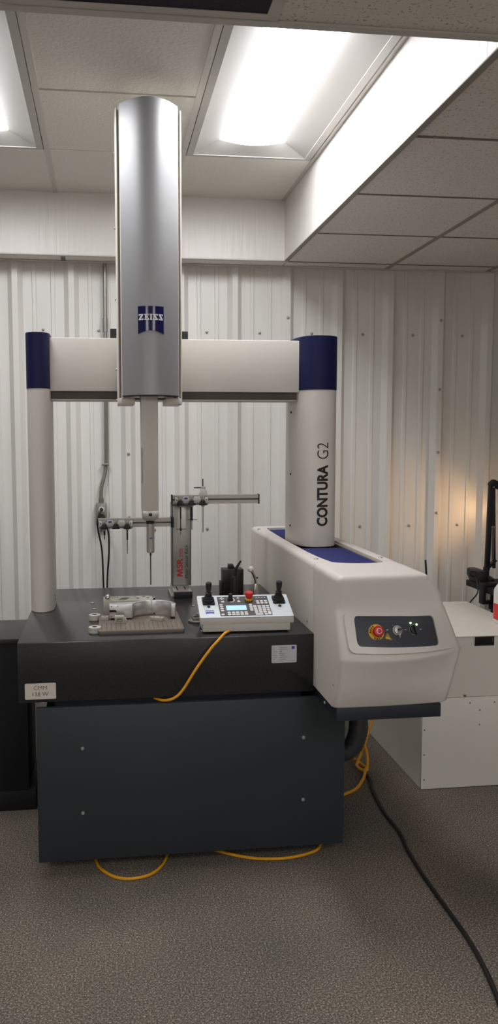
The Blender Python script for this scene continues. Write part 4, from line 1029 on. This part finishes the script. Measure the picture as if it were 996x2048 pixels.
# conduit, outlet and plugs on the wall
cd = thing('wall_outlet', (0, 4.54, 1.1), 'metal conduit running down the ribbed wall to a grey outlet box', 'outlet')
obj('conduit_pipe', M().tube([(.0185, 4.548, 2.482), (.0165, 4.548, 2.0), (.0150, 4.548, 1.6), (.0125, 4.548, 1.40), (.0115, 4.548, 1.36), (.004, 4.545, 1.31), (-.013, 4.538, 1.25), (-.0175, 4.536, 1.21), (-.0175, 4.536, 1.150)], .0105, 12, 5), 'steel', cd)
obj('pipe_strap', M().box(-.012, .028, 4.530, 4.560, 1.364, 1.376), 'steel', cd, bevel=.003); obj('pipe_coupling', M().cyl((.0172, 4.548, 2.105), (.0168, 4.548, 2.18), .014, n=12), 'steel', cd)
obj('connector', M().cyl((-.0175, 4.536, 1.150), (-.0175, 4.536, 1.182), .0145, n=12), 'steel', cd)
obj('box', M().box(-.0475, .0125, 4.515, 4.576, 1.030, 1.151), 'steel', cd, bevel=.003)
obj('socket', M().lathe([(0, 0), (.0165, 0), (.0165, .003), (0, .003)], (-.0165, 4.515, 1.118), (0, -1, 0), 20), 'white_plastic', cd)
obj('socket', M().lathe([(0, 0), (.0175, 0), (.0175, .003), (0, .003)], (-.0165, 4.515, 1.073), (0, -1, 0), 20), 'white_plastic', cd)
for k, (zc, pts, lab_) in enumerate(((1.118, [(-.0165, 4.490, 1.118), (-.026, 4.474, 1.10), (-.040, 4.472, 1.06), (-.036, 4.474, 1.00), (-.018, 4.485, .90), (-.012, 4.49, .76), (-.009, 4.49, .55), (-.012, 4.495, .30), (-.05, 4.46, .012), (-.20, 4.43, .008)], 'black power plug in the upper socket with a cable running down the wall'),
                                     (1.073, [(-.0165, 4.485, 1.073), (.004, 4.475, 1.04), (.0215, 4.478, .98), (.0215, 4.485, .86), (.012, 4.49, .74), (.006, 4.49, .50), (.004, 4.495, .30), (-.02, 4.44, .012), (-.16, 4.40, .008)], 'fat black power plug in the lower socket, its cable right of the other'))):
    t = thing('power_plug', (-.0165, 4.51, zc), lab_, 'plug', 'plugs in the wall outlet')
    obj('plug_body', M().lathe([(0, 0), (.0105 if k == 0 else .020, 0), (.0105 if k == 0 else .019, .012), (.006, .03), (0, .03)], (-.0165, 4.512, zc), (0, -1, 0), 16), 'black', t)
    obj('cable', M().tube(pts, .0052, 8), 'black_cable', t)
tag(obj('white_cable', M().tube([(-.395, 4.50, .10), (-.405, 4.50, .03), (-.42, 4.45, .008), (-.47, 4.30, .008), (-.60, 4.2, .008)], .006, 8), 'white_plastic', at=(-.42, 4.4, 0)), 'white cable by the wall in the gap between black cabinet and machine base', 'cable')
tag(obj('thin_black_cable', M().tube([(-.50, 3.95, .0055), (-.43, 3.92, .0055), (-.38, 3.80, .0055), (-.335, 3.66, .0055), (-.29, 3.58, .0055), (-.24, 3.60, .0055)], .005, 8), 'black_cable', at=(-.4, 3.8, 0)), 'thin black cable on the floor between black cabinet and machine base', 'cable')

# cables on the carpet
tag(obj('yellow_cable_loop', M().tube([(-.06, 2.86, .006), (-.045, 2.76, .006), (-.028, 2.705, .006), (.018, 2.648, .006), (.074, 2.628, .006), (.142, 2.648, .006), (.190, 2.71, .006), (.215, 2.80, .006), (.225, 2.90, .006)], .0052, 10), 'yellow_cable', at=(.07, 2.7, 0)),
    'short yellow cable loop on the carpet at the left under the machine base', 'cable')
tag(obj('yellow_cable_loop', M().tube([(.30, 2.86, .006), (.400, 2.772, .006), (.505, 2.712, .006), (.609, 2.693, .006), (.700, 2.708, .006), (.765, 2.745, .006), (.80, 2.83, .006)], .0052, 10), 'yellow_cable', at=(.6, 2.75, 0)),
    'long shallow yellow cable loop on the carpet at the right under the machine base', 'cable')
yc = thing('yellow_cable', (1.1, 3.4, 0), 'tangled yellow cables hanging behind the machine base and knotted on the carpet', 'cable')
obj('cable_run', M().tube([(1.285, 3.55, .52), (1.290, 3.55, .40), (1.290, 3.55, .33), (1.268, 3.54, .25), (1.225, 3.52, .17), (1.175, 3.47, .08), (1.135, 3.43, .032), (1.128, 3.405, .022), (1.140, 3.365, .0225), (1.163, 3.375, .0225), (1.150, 3.45, .024), (1.105, 3.52, .05), (1.03, 3.60, .15)], .0068, 10), 'yellow_cable', yc)
obj('cable_run', M().tube([(1.02, 3.42, .36), (1.085, 3.42, .27), (1.140, 3.42, .17), (1.175, 3.42, .08), (1.165, 3.38, .034), (1.150, 3.36, .0225), (1.120, 3.30, .012), (1.060, 3.215, .0075), (.985, 3.165, .0065), (.86, 3.10, .0065)], .0068, 10), 'yellow_cable', yc)
obj('cable_run', M().tube([(.90, 3.70, .26), (1.02, 3.70, .265), (1.10, 3.70, .262)], .0066, 8), 'yellow_cable', yc)
tag(obj('black_power_cord', M().tube([(1.1534, 3.340, .0075), (1.145, 3.27, .0075), (1.1266, 3.1965, .0075), (1.103, 2.99, .0075), (1.1037, 2.8144, .0075), (1.0856, 2.6922, .0075), (1.0745, 2.539, .0075), (1.0705, 2.3713, .0075), (1.0685, 2.1844, .0075), (1.0558, 2.0456, .0075), (1.0297, 1.9041, .0075), (.98, 1.70, .0075), (.95, 1.45, .0075)], .0072, 10), 'black_cable', at=(1.08, 2.7, 0)),
    'long black power cord snaking over the carpet to the bottom right corner', 'cord')
obj('flexible_hose', M().tube([(.99, 3.04, .50), (1.000, 3.03, .42), (1.000, 3.02, .34), (.975, 3.02, .275), (.925, 3.03, .250), (.84, 3.06, .250)], lambda t: .0385 + .0012*math.sin(t*180), 20, 14), 'hose', cmm, ang=60, label='thick dark flexible hose')
obj('hose_connector', M().cyl((1.06, 3.30, .40), (1.075, 3.30, .40), .028, n=14).cyl((1.075, 3.30, .40), (1.12, 3.30, .40), .022, n=14).cyl((1.0, 3.30, .50), (1.0, 3.30, .40), .02, n=12).cyl((.99, 3.30, .40), (1.06, 3.30, .40), .02, n=12), 'black', cmm)
